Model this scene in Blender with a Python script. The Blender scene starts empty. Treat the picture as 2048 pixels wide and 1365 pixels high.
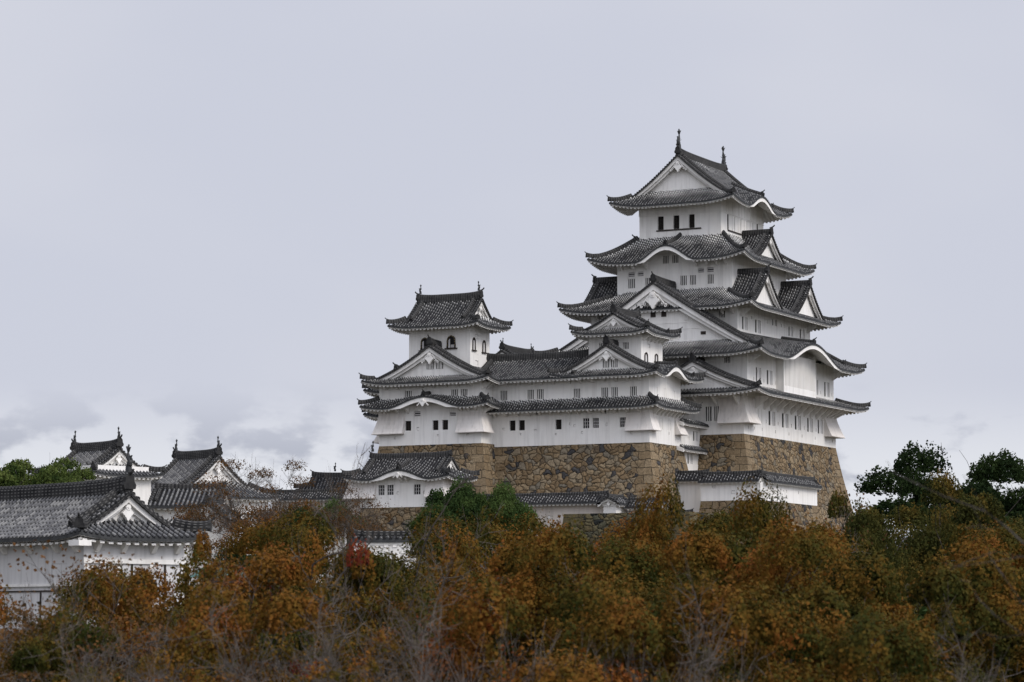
import bpy, math, random
from mathutils import Vector, Matrix, noise
R_ = math.radians

# ------------------------------------------------------------ camera, sky, sun
scene = bpy.context.scene
col = scene.collection
YAW, PITCH = 26.9, 5.7465
cam_data = bpy.data.cameras.new('camera')
cam_data.sensor_width = 36.0
cam_data.lens = 100.0
cam_data.clip_start = 0.5
cam_data.clip_end = 9000.0
cam_data.dof.use_dof = True
cam_data.dof.focus_distance = 300.0
cam_data.dof.aperture_fstop = 3.0
cam = bpy.data.objects.new('camera', cam_data)
col.objects.link(cam)
CAM = Vector((117.46, -287.41, 8.0))
cam.location = CAM
cam.rotation_euler = (R_(90 + PITCH), 0, R_(YAW))
scene.camera = cam
VIEW = Vector((-math.sin(R_(YAW)), math.cos(R_(YAW)), 0))
SIDE = Vector((math.cos(R_(YAW)), math.sin(R_(YAW)), 0))

SUN_EL, SUN_AZ = 42.0, YAW - 180 + 52      # degrees; azimuth counted from +Y to the left
sun_dir = Vector((-math.sin(R_(SUN_AZ)) * math.cos(R_(SUN_EL)), math.cos(R_(SUN_AZ)) * math.cos(R_(SUN_EL)), math.sin(R_(SUN_EL))))
sl = bpy.data.lights.new('sun', 'SUN')
sl.energy = 1.5
sl.angle = R_(22)
sl.color = (1.0, 0.93, 0.84)
sun = bpy.data.objects.new('sun', sl)
col.objects.link(sun)
sun.rotation_euler = (-sun_dir).to_track_quat('-Z', 'Y').to_euler()

world = bpy.data.worlds.new('World')
scene.world = world
world.use_nodes = True
wt = world.node_tree
wt.nodes.clear()


def wn(t, **k):
    n = wt.nodes.new(t)
    for a, b in k.items():
        setattr(n, a, b)
    return n


def wl(a, b):
    wt.links.new(a, b)


def wmath(op, a, b=None, c=None, clamp=False):
    n = wn('ShaderNodeMath', operation=op)
    n.use_clamp = clamp
    for i, v in enumerate((a, b, c)):
        if v is None:
            continue
        if isinstance(v, (int, float)):
            n.inputs[i].default_value = v
        else:
            wl(v, n.inputs[i])
    return n.outputs[0]


def wmix(f, a, b, bt='MIX'):
    n = wn('ShaderNodeMix', data_type='RGBA', blend_type=bt)
    for i, v in ((0, f), (6, a), (7, b)):
        if isinstance(v, (int, float)):
            n.inputs[i].default_value = v
        elif isinstance(v, tuple):
            n.inputs[i].default_value = (*v, 1)
        else:
            wl(v, n.inputs[i])
    return n.outputs[2]


def wramp(x, stops, interp='EASE'):
    n = wn('ShaderNodeValToRGB')
    n.color_ramp.interpolation = interp
    while len(n.color_ramp.elements) < len(stops):
        n.color_ramp.elements.new(0.5)
    for e, (p, v) in zip(n.color_ramp.elements, stops):
        e.position = p
        e.color = (v, v, v, 1)
    wl(x, n.inputs[0])
    return n.outputs[0]


tc = wn('ShaderNodeTexCoord')
sep = wn('ShaderNodeSeparateXYZ')
wl(tc.outputs['Generated'], sep.inputs[0])
up = wmath('MAXIMUM', sep.outputs[2], 0.0)
# overcast dome: clouds flattened towards the horizon
mp = wn('ShaderNodeMapping')
mp.inputs['Scale'].default_value = (1.0, 1.0, 2.0)
wl(tc.outputs['Generated'], mp.inputs[0])
cl1 = wn('ShaderNodeTexNoise')
cl1.inputs['Scale'].default_value = 27.0
cl1.inputs['Detail'].default_value = 6.0
cl1.inputs['Roughness'].default_value = 0.52
cl1.inputs['Distortion'].default_value = 0.0
wl(mp.outputs[0], cl1.inputs['Vector'])
cl2 = wn('ShaderNodeTexNoise')
cl2.inputs['Scale'].default_value = 4.5
cl2.inputs['Detail'].default_value = 3.0
wl(mp.outputs[0], cl2.inputs['Vector'])
lump = wramp(cl1.outputs[0], [(0.42, 0.0), (0.54, 1.0)])
broad = wramp(cl2.outputs[0], [(0.35, 0.0), (0.65, 1.0)])
low = wramp(up, [(0.050, 1.0), (0.088, 0.0)])           # the lumpy bank sits low over the hills
base = wmix(broad, (0.590, 0.612, 0.705), (0.632, 0.648, 0.728))
bank = wmix(lump, (0.425, 0.448, 0.530), (0.740, 0.757, 0.812))
over = wmix(low, base, bank)
sdv = wn('ShaderNodeVectorMath', operation='DOT_PRODUCT')
wl(tc.outputs['Generated'], sdv.inputs[0])
sdv.inputs[1].default_value = sun_dir
glow = wmath('POWER', wmath('MAXIMUM', sdv.outputs['Value'], 0.0), 2.5)
lift_ = wmath('MULTIPLY_ADD', wramp(up, [(0.22, 0.0), (0.8, 1.0)]), 0.55, 1.0)
bright = wmath('ADD', lift_, wmath('MULTIPLY', glow, 2.0))
ov = wn('ShaderNodeVectorMath', operation='SCALE')
wl(over, ov.inputs[0])
wl(bright, ov.inputs['Scale'])
bg1 = wn('ShaderNodeBackground')
wl(ov.outputs[0], bg1.inputs[0])
bg1.inputs[1].default_value = 1.06
sky = wn('ShaderNodeTexSky', sky_type='NISHITA')
sky.sun_disc = False
sky.sun_elevation = R_(SUN_EL)
sky.sun_rotation = R_(-SUN_AZ)
bg2 = wn('ShaderNodeBackground')
wl(sky.outputs[0], bg2.inputs[0])
bg2.inputs[1].default_value = 0.05
mxw = wn('ShaderNodeMixShader')
mxw.inputs[0].default_value = 0.06
wl(bg1.outputs[0], mxw.inputs[1])
wl(bg2.outputs[0], mxw.inputs[2])
wo = wn('ShaderNodeOutputWorld')
wl(mxw.outputs[0], wo.inputs[0])

scene.view_settings.view_transform = 'Standard'
scene.view_settings.look = 'None'
scene.view_settings.exposure = 0.0
scene.view_settings.gamma = 1.0
scene.view_settings.use_curve_mapping = False
try:
    scene.cycles.max_bounces = 6
    scene.cycles.diffuse_bounces = 3
    scene.cycles.transparent_max_bounces = 6
except Exception:
    pass


# ------------------------------------------------------------ materials
class Mat:
    """a small helper around one Principled node tree"""

    def __init__(s, name, rough=0.85, spec=0.3):
        s.m = bpy.data.materials.new(name)
        s.m.use_nodes = True
        s.t = s.m.node_tree
        s.b = s.t.nodes['Principled BSDF']
        s.b.inputs['Roughness'].default_value = rough
        s.b.inputs['Specular IOR Level'].default_value = spec

    def n(s, ty, **k):
        n = s.t.nodes.new(ty)
        for a, b in k.items():
            setattr(n, a, b)
        return n

    def l(s, a, b):
        s.t.links.new(a, b)

    def put(s, sock, v):
        if isinstance(v, (int, float)):
            sock.default_value = v
        elif isinstance(v, tuple):
            sock.default_value = (*v, 1) if len(v) == 3 else v
        else:
            s.l(v, sock)

    def math(s, op, a, b=None, clamp=False):
        n = s.n('ShaderNodeMath', operation=op)
        n.use_clamp = clamp
        s.put(n.inputs[0], a)
        if b is not None:
            s.put(n.inputs[1], b)
        return n.outputs[0]

    def mix(s, f, a, b, bt='MIX'):
        n = s.n('ShaderNodeMix', data_type='RGBA', blend_type=bt)
        s.put(n.inputs[0], f)
        s.put(n.inputs[6], a)
        s.put(n.inputs[7], b)
        return n.outputs[2]

    def noise(s, scale, detail=3.0, vec=None, rough=0.55, dist=0.0):
        n = s.n('ShaderNodeTexNoise')
        n.inputs['Scale'].default_value = scale
        n.inputs['Detail'].default_value = detail
        n.inputs['Roughness'].default_value = rough
        n.inputs['Distortion'].default_value = dist
        if vec is not None:
            s.l(vec, n.inputs['Vector'])
        return n.outputs[0]

    def ramp(s, x, stops, interp='LINEAR'):
        n = s.n('ShaderNodeValToRGB')
        n.color_ramp.interpolation = interp
        while len(n.color_ramp.elements) < len(stops):
            n.color_ramp.elements.new(0.5)
        for e, (p, c) in zip(n.color_ramp.elements, stops):
            e.position = p
            e.color = (c, c, c, 1) if isinstance(c, (int, float)) else (*c, 1)
        s.l(x, n.inputs[0])
        return n.outputs[0]

    def obj(s, scale=(1, 1, 1)):
        c = s.n('ShaderNodeTexCoord')
        m = s.n('ShaderNodeMapping')
        m.inputs['Scale'].default_value = scale
        s.l(c.outputs['Object'], m.inputs[0])
        return m.outputs[0]

    def uv(s, name):
        return s.n('ShaderNodeUVMap', uv_map=name).outputs[0]

    def xyz(s, v):
        n = s.n('ShaderNodeSeparateXYZ')
        s.l(v, n.inputs[0])
        return n.outputs

    def comb(s, x, y, z=0.0):
        n = s.n('ShaderNodeCombineXYZ')
        s.put(n.inputs[0], x)
        s.put(n.inputs[1], y)
        s.put(n.inputs[2], z)
        return n.outputs[0]

    def color(s, c):
        s.put(s.b.inputs['Base Color'], c)

    def bump(s, h, strength=0.5, dist=0.05):
        n = s.n('ShaderNodeBump')
        n.inputs['Strength'].default_value = strength
        n.inputs['Distance'].default_value = dist
        s.l(h, n.inputs['Height'])
        s.l(n.outputs[0], s.b.inputs['Normal'])


def plaster(name, c0, c1, streak=0.5):
    m = Mat(name, 0.9, 0.15)
    big = m.noise(0.35, 4, m.obj())
    fine = m.noise(3.0, 4, m.obj())
    st = m.noise(1.0, 4, m.obj((2.6, 2.6, 0.22)))
    c = m.mix(m.ramp(big, [(0.35, 0.0), (0.7, 1.0)]), c0, c1)
    dirt = m.ramp(st, [(0.48, 0.0), (0.72, 1.0)])
    c = m.mix(m.math('MULTIPLY', dirt, streak), c, tuple(x * 0.72 for x in c1))
    c = m.mix(m.math('MULTIPLY', m.ramp(fine, [(0.6, 0.0), (0.8, 1.0)]), 0.25 * streak), c, tuple(x * 0.7 for x in c1))
    m.color(c)
    m.bump(fine, 0.15, 0.02)
    return m.m


def tile_material(name, dark=1.0, weather=0.0, joints=1.0, gapw=0.14, offs=0.8):
    """rows of round tiles: UV.x across one row (0..1), UV.y metres down the slope;
    'wear'.x = 0 at the eave, 1 against the wall, 'wear'.y = number of the row"""
    m = Mat(name, 0.75, 0.12)
    u = m.xyz(m.uv('UVMap'))
    w = m.xyz(m.uv('wear'))
    row = m.math('FLOOR', w[1])
    off = m.math('MULTIPLY', m.math('FRACT', m.math('MULTIPLY', row, 0.37)), offs)
    yy = m.math('ADD', m.math('DIVIDE', u[1], 0.36), off)
    cell = m.math('FLOOR', yy)
    fr = m.math('FRACT', yy)
    wn_ = m.n('ShaderNodeTexWhiteNoise', noise_dimensions='2D')
    m.l(m.comb(row, cell), wn_.inputs['Vector'])
    rnd = wn_.outputs['Value']
    dx = m.math('ABSOLUTE', m.math('SUBTRACT', u[0], 0.5))
    rnd_tile = m.math('LESS_THAN', dx, 0.225)
    big = m.noise(0.45, 5, m.obj(), 0.6)
    mid = m.noise(1.6, 4, m.obj(), 0.6)
    # how much of the old lime still sits on the roof: most where the wall above shelters it
    lime = m.math('ADD', m.math('MULTIPLY', w[0], 1.0), m.math('MULTIPLY', m.math('SUBTRACT', big, 0.5), 1.1))
    lime = m.math('ADD', lime, weather)
    lim = m.ramp(lime, [(0.52, 0.0), (0.98, 1.0)])
    grey = m.ramp(rnd, [(0.0, (0.045 * dark, 0.045 * dark, 0.047 * dark)), (0.6, (0.066 * dark, 0.066 * dark, 0.067 * dark)), (1.0, (0.105 * dark, 0.104 * dark, 0.101 * dark))])
    joint = m.math('GREATER_THAN', fr, m.math('SUBTRACT', 0.74, m.math('MULTIPLY', lim, 0.26)))
    jcol = m.mix(lim, (0.20, 0.197, 0.19), (0.66, 0.65, 0.62))
    keep = m.math('GREATER_THAN', m.math('ADD', m.math('MULTIPLY', rnd, 0.5), m.math('MULTIPLY', lim, 0.9)), 0.12)
    top = m.mix(m.math('MULTIPLY', m.math('MULTIPLY', joint, keep), joints), grey, jcol)
    gap = m.math('LESS_THAN', fr, gapw)
    top = m.mix(m.math('MULTIPLY', gap, 0.75), top, (0.02, 0.02, 0.02))
    valley = m.mix(m.math('MULTIPLY', lim, m.math('GREATER_THAN', fr, 0.55)), (0.010, 0.010, 0.011), (0.36, 0.35, 0.33))
    c = m.mix(rnd_tile, valley, top)
    moss = m.ramp(mid, [(0.55, 0.0), (0.75, 1.0)])
    c = m.mix(m.math('MULTIPLY', moss, 0.35), c, (0.045, 0.042, 0.034))
    m.color(c)
    return m.m


def ridge_material(name):
    m = Mat(name, 0.8, 0.1)
    p = m.xyz(m.obj())
    v = m.xyz(m.uv('UVMap'))
    st = m.math('FRACT', m.math('DIVIDE', v[1], 0.15))
    st2 = m.math('FRACT', m.math('DIVIDE', v[0], 0.30))
    dots = m.math('MULTIPLY', m.math('GREATER_THAN', st, 0.6), m.math('GREATER_THAN', st2, 0.5))
    nn = m.noise(2.0, 4, m.obj())
    c = m.mix(m.ramp(nn, [(0.3, 0.0), (0.75, 1.0)]), (0.014, 0.014, 0.015), (0.048, 0.047, 0.045))
    c = m.mix(m.math('MULTIPLY', dots, 0.6), c, (0.17, 0.165, 0.155))
    m.color(c)
    return m.m


def stone_material(name, sx=1.0, tint=1.0, cast=(1, 1, 1)):
    """rubble of split stones; long squared blocks along the corners. UVMap = metres along the face, height.
    'wear'.x = metres to the nearest corner"""
    m = Mat(name, 0.92, 0.2)
    uv = m.uv('UVMap')
    u = m.xyz(uv)
    w = m.xyz(m.uv('wear'))
    wob = m.n('ShaderNodeTexNoise')
    wob.inputs['Scale'].default_value = 0.9
    wob.inputs['Detail'].default_value = 4.0
    m.l(uv, wob.inputs['Vector'])
    wv = m.n('ShaderNodeVectorMath', operation='MULTIPLY_ADD')
    m.l(wob.outputs['Color'], wv.inputs[0])
    wv.inputs[1].default_value = (1.5, 1.2, 0)
    m.l(uv, wv.inputs[2])
    sc = m.n('ShaderNodeVectorMath', operation='MULTIPLY')
    m.l(wv.outputs[0], sc.inputs[0])
    sc.inputs[1].default_value = (1.42 * sx, 1.85 * sx, 1)
    vo = m.n('ShaderNodeTexVoronoi', voronoi_dimensions='2D', feature='F1')
    m.l(sc.outputs[0], vo.inputs['Vector'])
    vo.inputs['Scale'].default_value = 1.0
    ve = m.n('ShaderNodeTexVoronoi', voronoi_dimensions='2D', feature='DISTANCE_TO_EDGE')
    m.l(sc.outputs[0], ve.inputs['Vector'])
    ve.inputs['Scale'].default_value = 1.0
    rc = m.xyz(vo.outputs['Color'])
    stones = m.ramp(rc[0], [(0.0, (0.052, 0.050, 0.050)), (0.07, (0.070, 0.066, 0.063)), (0.12, (0.175, 0.122, 0.068)),
                            (0.40, (0.245, 0.172, 0.096)), (0.66, (0.285, 0.216, 0.132)), (0.86, (0.235, 0.188, 0.126)), (1.0, (0.180, 0.156, 0.118))])
    jr = m.ramp(ve.outputs['Distance'], [(0.004, 0.15), (0.050, 1.0)])
    # squared corner blocks
    br = m.n('ShaderNodeTexBrick')
    br.offset = 0.5
    bv = m.n('ShaderNodeVectorMath', operation='MULTIPLY_ADD')
    m.l(wob.outputs['Color'], bv.inputs[0])
    bv.inputs[1].default_value = (0.55, 0.42, 0)
    m.l(uv, bv.inputs[2])
    m.l(bv.outputs[0], br.inputs['Vector'])
    br.inputs['Scale'].default_value = 1.0
    br.inputs['Brick Width'].default_value = 1.7
    br.inputs['Row Height'].default_value = 0.86
    br.inputs['Mortar Size'].default_value = 0.028
    br.inputs['Mortar Smooth'].default_value = 0.3
    br.inputs['Bias'].default_value = 0.0
    br.inputs['Color1'].default_value = (0.205, 0.145, 0.082, 1)
    br.inputs['Color2'].default_value = (0.290, 0.220, 0.136, 1)
    br.inputs['Mortar'].default_value = (0.02, 0.017, 0.014, 1)
    edge = m.math('ADD', w[0], m.math('MULTIPLY', m.math('SUBTRACT', rc[1], 0.5), 1.3))
    corner = m.math('LESS_THAN', edge, 1.75)
    gr = m.noise(5.0, 6, m.obj(), 0.65)
    big = m.noise(0.25, 4, m.obj())
    body = m.mix(jr, (0.018, 0.015, 0.012), stones)
    c = m.mix(corner, body, br.outputs['Color'])
    c = m.mix(1.0, c, m.ramp(gr, [(0.25, 0.52), (0.75, 1.25)]), 'MULTIPLY')
    c = m.mix(1.0, c, m.ramp(big, [(0.3, tuple(0.78 * tint * q for q in cast)), (0.7, tuple(1.12 * tint * q for q in cast))]), 'MULTIPLY')
    m.color(c)
    dome = m.ramp(ve.outputs['Distance'], [(0.0, 0.0), (0.10, 0.75), (0.4, 1.0)])
    bm = m.math('SUBTRACT', 1.0, br.outputs['Fac'])
    h = m.n('ShaderNodeMix', data_type='FLOAT')
    m.l(corner, h.inputs[0])
    m.l(dome, h.inputs[2])
    m.l(bm, h.inputs[3])
    h2 = m.math('ADD', h.outputs[0], m.math('MULTIPLY', gr, 0.55))
    h3 = m.math('ADD', h2, m.math('MULTIPLY', rc[2], 0.5))
    m.bump(h3, 1.0, 0.22)
    return m.m


def flat(name, c, rough=0.8, spec=0.3, var=0.25, scale=3.0):
    m = Mat(name, rough, spec)
    nn = m.noise(scale, 4, m.obj())
    m.color(m.mix(m.ramp(nn, [(0.3, 0.0), (0.7, 1.0)]), tuple(x * (1 - var) for x in c), tuple(min(1, x * (1 + var)) for x in c)))
    return m.m


def leaf_material(name, stops, trans=0.22):
    """each leaf carries its own number in UVMap.x; each tree its own from Object Info"""
    m = Mat(name, 0.8, 0.04)
    u = m.xyz(m.uv('UVMap'))
    oi = m.n('ShaderNodeObjectInfo')
    cl = m.noise(0.75, 2, m.obj())
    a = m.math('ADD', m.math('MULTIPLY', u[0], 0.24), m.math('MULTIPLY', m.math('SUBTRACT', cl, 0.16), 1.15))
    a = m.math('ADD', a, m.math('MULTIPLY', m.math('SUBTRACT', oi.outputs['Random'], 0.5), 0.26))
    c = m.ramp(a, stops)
    m.color(c)
    tr = m.n('ShaderNodeBsdfTranslucent')
    m.l(c, tr.inputs[0])
    mx = m.n('ShaderNodeMixShader')
    mx.inputs[0].default_value = trans
    out = m.t.nodes['Material Output']
    m.l(m.b.outputs[0], mx.inputs[1])
    m.l(tr.outputs[0], mx.inputs[2])
    m.l(mx.outputs[0], out.inputs[0])
    return m.m


M = {}
M['plaster'] = plaster('white_plaster', (0.825, 0.805, 0.765), (0.765, 0.738, 0.69), 0.5)
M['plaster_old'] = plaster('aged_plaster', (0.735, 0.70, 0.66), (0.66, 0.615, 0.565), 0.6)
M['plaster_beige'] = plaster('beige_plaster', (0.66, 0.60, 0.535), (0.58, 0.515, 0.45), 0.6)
M['tile'] = tile_material('grey_roof_tile', 0.74, 0.05)
M['tile_dark'] = tile_material('dark_roof_tile', 0.58, -0.06)
M['tile_gate'] = tile_material('worn_roof_tile', 2.0, -0.10, 0.30, 0.22, 0.16)
M['tile_far'] = tile_material('weathered_roof_tile', 1.7, 0.0, 0.8)
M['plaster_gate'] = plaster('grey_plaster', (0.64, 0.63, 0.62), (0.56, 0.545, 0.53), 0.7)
M['ridge'] = ridge_material('ridge_tile')
M['bronze'] = flat('dark_ornament', (0.030, 0.031, 0.031), 0.6, 0.4, 0.5, 4)
M['stone'] = stone_material('castle_stone')
M['stone_small'] = stone_material('mossy_stone', 1.1, 0.62, (0.80, 0.90, 0.80))
M['dark'] = flat('dark_interior', (0.012, 0.011, 0.011), 0.7, 0.2, 0.4, 2)
M['wood'] = flat('dark_timber', (0.032, 0.024, 0.019), 0.7, 0.3, 0.4, 6)
M['gold'] = flat('gilt_fitting', (0.55, 0.40, 0.10), 0.4, 0.6, 0.2, 6)
M['shade_panel'] = plaster('shutter_plaster', (0.60, 0.585, 0.57), (0.54, 0.52, 0.50), 0.4)


# ------------------------------------------------------------ mesh building
class MB:
    def __init__(s):
        s.v, s.f, s.mi, s.uv, s.wr = [], [], [], [], []

    def face(s, pts, mi=0, uv=None, wr=None):
        n = len(s.v)
        s.v.extend(pts)
        k = len(pts)
        s.f.append(tuple(range(n, n + k)))
        s.mi.append(mi)
        s.uv.extend(uv if uv else [(0, 0)] * k)
        s.wr.extend(wr if wr else [(0, 0)] * k)

    def hexa(s, b, t, mi=0, caps=True):
        """b, t: four points each, counter-clockwise seen from above"""
        for i in range(4):
            j = (i + 1) % 4
            p = [b[i], b[j], t[j], t[i]]
            d = math.dist(b[i], b[j])
            h = math.dist(b[i], t[i])
            s.face(p, mi, [(0, 0), (d, 0), (d, h), (0, h)])
        if caps:
            s.face(list(t), mi)
            s.face(list(reversed(b)), mi)

    def box(s, x0, x1, y0, y1, z0, z1, mi=0):
        b = [(x0, y0, z0), (x1, y0, z0), (x1, y1, z0), (x0, y1, z0)]
        t = [(x0, y0, z1), (x1, y0, z1), (x1, y1, z1), (x0, y1, z1)]
        s.hexa(b, t, mi)

    def sweep(s, pts, section, upv=(0, 0, 1), mi=0, scale=None, caps=True):
        """sweep a closed section [(side, up)] along pts (side = right of travel)"""
        rings = []
        n = len(pts)
        L = 0.0
        ls = []
        per = [0.0]
        for i in range(len(section)):
            a, b = section[i], section[(i + 1) % len(section)]
            per.append(per[-1] + math.dist(a, b))
        for i, p in enumerate(pts):
            p = Vector(p)
            d = Vector(pts[min(i + 1, n - 1)]) - Vector(pts[max(i - 1, 0)])
            if d.length < 1e-6:
                d = Vector((0, 1, 0))
            d.normalize()
            r = d.cross(Vector(upv))
            if r.length < 1e-5:
                r = Vector((1, 0, 0))
            r.normalize()
            u = r.cross(d)
            k = scale[i] if scale else 1.0
            rings.append([tuple(p + r * (a * k) + u * (b * k)) for a, b in section])
            if i:
                L += math.dist(pts[i], pts[i - 1])
            ls.append(L)
        m = len(section)
        for i in range(n - 1):
            for j in range(m):
                q = (j + 1) % m
                s.face([rings[i][j], rings[i + 1][j], rings[i + 1][q], rings[i][q]], mi,
                       [(ls[i], per[j]), (ls[i + 1], per[j]), (ls[i + 1], per[j + 1]), (ls[i], per[j + 1])])
        if caps:
            s.face(rings[0], mi)
            s.face(list(reversed(rings[-1])), mi)

    def tube(s, pts, radii, sides=6, mi=0, caps=True):
        sec = [(math.cos(2 * math.pi * k / sides), math.sin(2 * math.pi * k / sides)) for k in range(sides)]
        d = Vector(pts[-1]) - Vector(pts[0])
        upv = (0, 0, 1) if abs(d.normalized().z) < 0.9 else (0, 1, 0)
        s.sweep(pts, sec, upv, mi, radii, caps)

    def build(s, name, mats, parent=None, smooth=False):
        me = bpy.data.meshes.new(name)
        me.from_pydata(s.v, [], s.f)
        for m in (mats if isinstance(mats, (list, tuple)) else [mats]):
            me.materials.append(m)
        me.polygons.foreach_set('material_index', s.mi)
        a = me.uv_layers.new(name='UVMap')
        a.data.foreach_set('uv', [c for p in s.uv for c in p])
        b = me.uv_layers.new(name='wear')
        b.data.foreach_set('uv', [c for p in s.wr for c in p])
        if smooth:
            me.polygons.foreach_set('use_smooth', [True] * len(me.polygons))
        me.update()
        o = bpy.data.objects.new(name, me)
        col.objects.link(o)
        if parent:
            o.parent = parent
        return o


def thing(name, label, cat, loc=(0, 0, 0), rot=0.0, group=None):
    o = bpy.data.objects.new(name, None)
    o.empty_display_size = 0.5
    col.objects.link(o)
    o.location = loc
    o.rotation_euler = (0, 0, R_(rot))
    o['label'] = label
    o['category'] = cat
    if group:
        o['group'] = group
    return o


def tag(o, label, cat, group=None, kind=None):
    o['label'] = label
    o['category'] = cat
    if group:
        o['group'] = group
    if kind:
        o['kind'] = kind
    return o


def structure(o, label=None):
    o['kind'] = 'structure'
    if label:
        o['label'] = label
    return o

# ------------------------------------------------------------ roofs
ROWCOL = ((-0.5, 0.0), (-0.25, 0.0), (-0.18, 0.095), (0.0, 0.14), (0.18, 0.095), (0.25, 0.0), (0.5, 0.0))


class Roof:
    """A tiled roof over a rectangle (eaves at +-hx, +-hy round cx, cy). Height depends on the distance e from the
    eave: z0 + a e + b e^2, lifted at the corners, swelling where an undulating gable (kara) sits.
    kind: 'skirt' (against the walls of the storey above) or 'hipgable' (ridge along axis) or 'gable'."""

    def __init__(s, cx, cy, hx, hy, z0, a, b, ov, kind='skirt', lx=None, ly=None, axis='Y', g=2.0, inset=0.8,
                 lift=0.6, liftc=4.5, kara=None, pitch=0.355, clip=None, sides='FRBL', tile='tile', fascia=0.11, rk=None, wings=True, ribs=0.14):
        s.cx, s.cy, s.hx, s.hy, s.z0, s.a, s.b, s.ov = cx, cy, hx, hy, z0, a, b, ov
        s.kind, s.lx, s.ly, s.axis, s.g, s.inset = kind, lx, ly, axis, g, inset
        s.lift, s.liftc, s.kara, s.pitch, s.clip, s.sides = lift, liftc, kara or {}, pitch, clip or {}, sides
        s.tile, s.fascia, s.rk, s.wings, s.ribs = tile, fascia, rk, wings, ribs
        # half length of the side that carries the gable, measured to the verge
        s.Lg = (hy if axis == 'Y' else hx) - g
        s.er = hx if axis == 'Y' else hy          # eave to ridge
        if kind == 'gable':
            s.Lg = (hy if axis == 'Y' else hx)

    def S(s, side):
        return s.hx if side in 'FB' else s.hy

    def xy(s, side, t, e):
        if side == 'F':
            return s.cx + t, s.cy - s.hy + e
        if side == 'B':
            return s.cx - t, s.cy + s.hy - e
        if side == 'R':
            return s.cx + s.hx - e, s.cy + t
        return s.cx - s.hx + e, s.cy - t

    def prof(s, e):
        return s.z0 + s.a * e + s.b * e * e

    def bump(s, side, t, e):
        h = 0.0
        for (t0, w, H, dep) in s.kara.get(side, ()):
            q = abs(t - t0) / w
            if q < 1 and e < dep:
                k = 0.5 * (1 + math.cos(math.pi * q))
                k = k ** 0.85
                h += H * k * (1 - e / dep)
        return h

    def z(s, side, t, e):
        h = s.prof(e)
        if s.lift and s.kind != 'gable':
            a = max(0.0, s.S(side) - abs(t))
            c = s.liftc
            if a < c and e < c:
                h += 0.78 * s.lift * (1 - a / c) ** 2 * (1 - e / c) ** 1.3
        return h + s.bump(side, t, e)

    def P(s, side, t, e, dz=0.0):
        x, y = s.xy(side, t, e)
        return (x, y, s.z(side, t, e) + dz)

    def long_side(s, side):
        return (side in 'RL') == (s.axis == 'Y')

    def emax(s, side, t, tc):
        a = s.S(side) - abs(t)
        if s.kind == 'skirt':
            return max(0.0, min(a, s.lx if side in 'RL' else s.ly))
        if s.long_side(side):
            if abs(tc) <= s.Lg:
                return s.er
            return max(0.0, a)
        if s.kind == 'gable':
            return 0.0
        return max(0.0, min(a, s.g + s.inset))

    def rows(s, side):
        S = s.S(side)
        lo, hi = s.clip.get(side, (-S, S))
        n = max(2, int(round((hi - lo) / s.pitch)))
        p = (hi - lo) / n
        return [(lo + (k + 0.5) * p, p) for k in range(n)]

    # -------------------------------------------------- the parts of the roof
    def build(s, name, parent, label=None):
        mb = MB()
        rid = 0
        for side in s.sides:
            if s.kind == 'gable' and not s.long_side(side):
                continue
            for tc, p in s.rows(side):
                rid += 1
                em = s.emax(side, tc, tc)
                if em < 0.05:
                    continue
                ne = max(2, int(math.ceil(em / 0.8)))
                cols = []
                for f, h in ROWCOL:
                    t = tc + f * p
                    e1 = s.emax(side, t, tc)
                    cl = []
                    for i in range(ne + 1):
                        e = e1 * i / ne
                        x, y, z = s.P(side, t, e, h)
                        cl.append(((x, y, z), (f + 0.5, e), (i / ne if s.kind == 'skirt' else (0.55 if s.long_side(side) else 1.0) * i / ne, rid + 0.5)))
                    cols.append(cl)
                for j in range(len(cols) - 1):
                    A, B = cols[j], cols[j + 1]
                    for i in range(ne):
                        q = (A[i], B[i], B[i + 1], A[i + 1])
                        mb.face([k[0] for k in q], 0, [k[1] for k in q], [k[2] for k in q])
                    # round end tile and drip at the eave
                    a, b = A[0][0], B[0][0]
                    d = 0.13
                    mb.face([(a[0], a[1], a[2] - d - (ROWCOL[j][1])), (b[0], b[1], b[2] - d - ROWCOL[j + 1][1]), b, a], 1)
        roof = mb.build(name, [M[s.tile], M['bronze']], parent)
        if label:
            roof['label'] = label
        s.obj = roof
        s.build_eaves(roof)
        s.build_ridges(roof)
        if s.kind != 'skirt':
            s.build_gables(roof)
        return roof

    def build_eaves(s, parent):
        rib = 0.46
        for side in s.sides:
            mb = MB()
            if s.kind == 'gable' and not s.long_side(side):
                continue
            S = s.S(side)
            lo, hi = s.clip.get(side, (-S + 0.06, S - 0.06))
            n = max(2, int((hi - lo) / 0.5))
            n = max(n, 1)
            ts = [lo + (hi - lo) * i / n for i in range(n + 1)]
            for i in range(n):
                a, b = ts[i], ts[i + 1]

                def fh(t):
                    return s.fascia + 0.34 * min(1.0, s.bump(side, t, 0) * 2.2)
                e0 = 0.07
                top = -0.12
                pa = s.P(side, a, e0, top)
                pb = s.P(side, b, e0, top)
                qa = s.P(side, a, e0, top - fh(a))
                qb = s.P(side, b, e0, top - fh(b))
                mb.face([qa, qb, pb, pa])
                ra = s.P(side, a, e0 + 0.06, top - fh(a))
                rb = s.P(side, b, e0 + 0.06, top - fh(b))
                mb.face([ra, rb, qb, qa])
                # back of the board
                ta = s.P(side, a, e0 + 0.06, -0.10)
                tb = s.P(side, b, e0 + 0.06, -0.10)
                mb.face([tb, ta, ra, rb][::-1])
            # rafters: the plastered soffit with its ribs
            nr = max(2, int((hi - lo) / rib))
            w = (hi - lo) / nr
            es = [0.15, s.ov * 0.5, s.ov + 0.04]
            gap, ribz = -0.27, -0.27 - s.ribs
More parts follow.
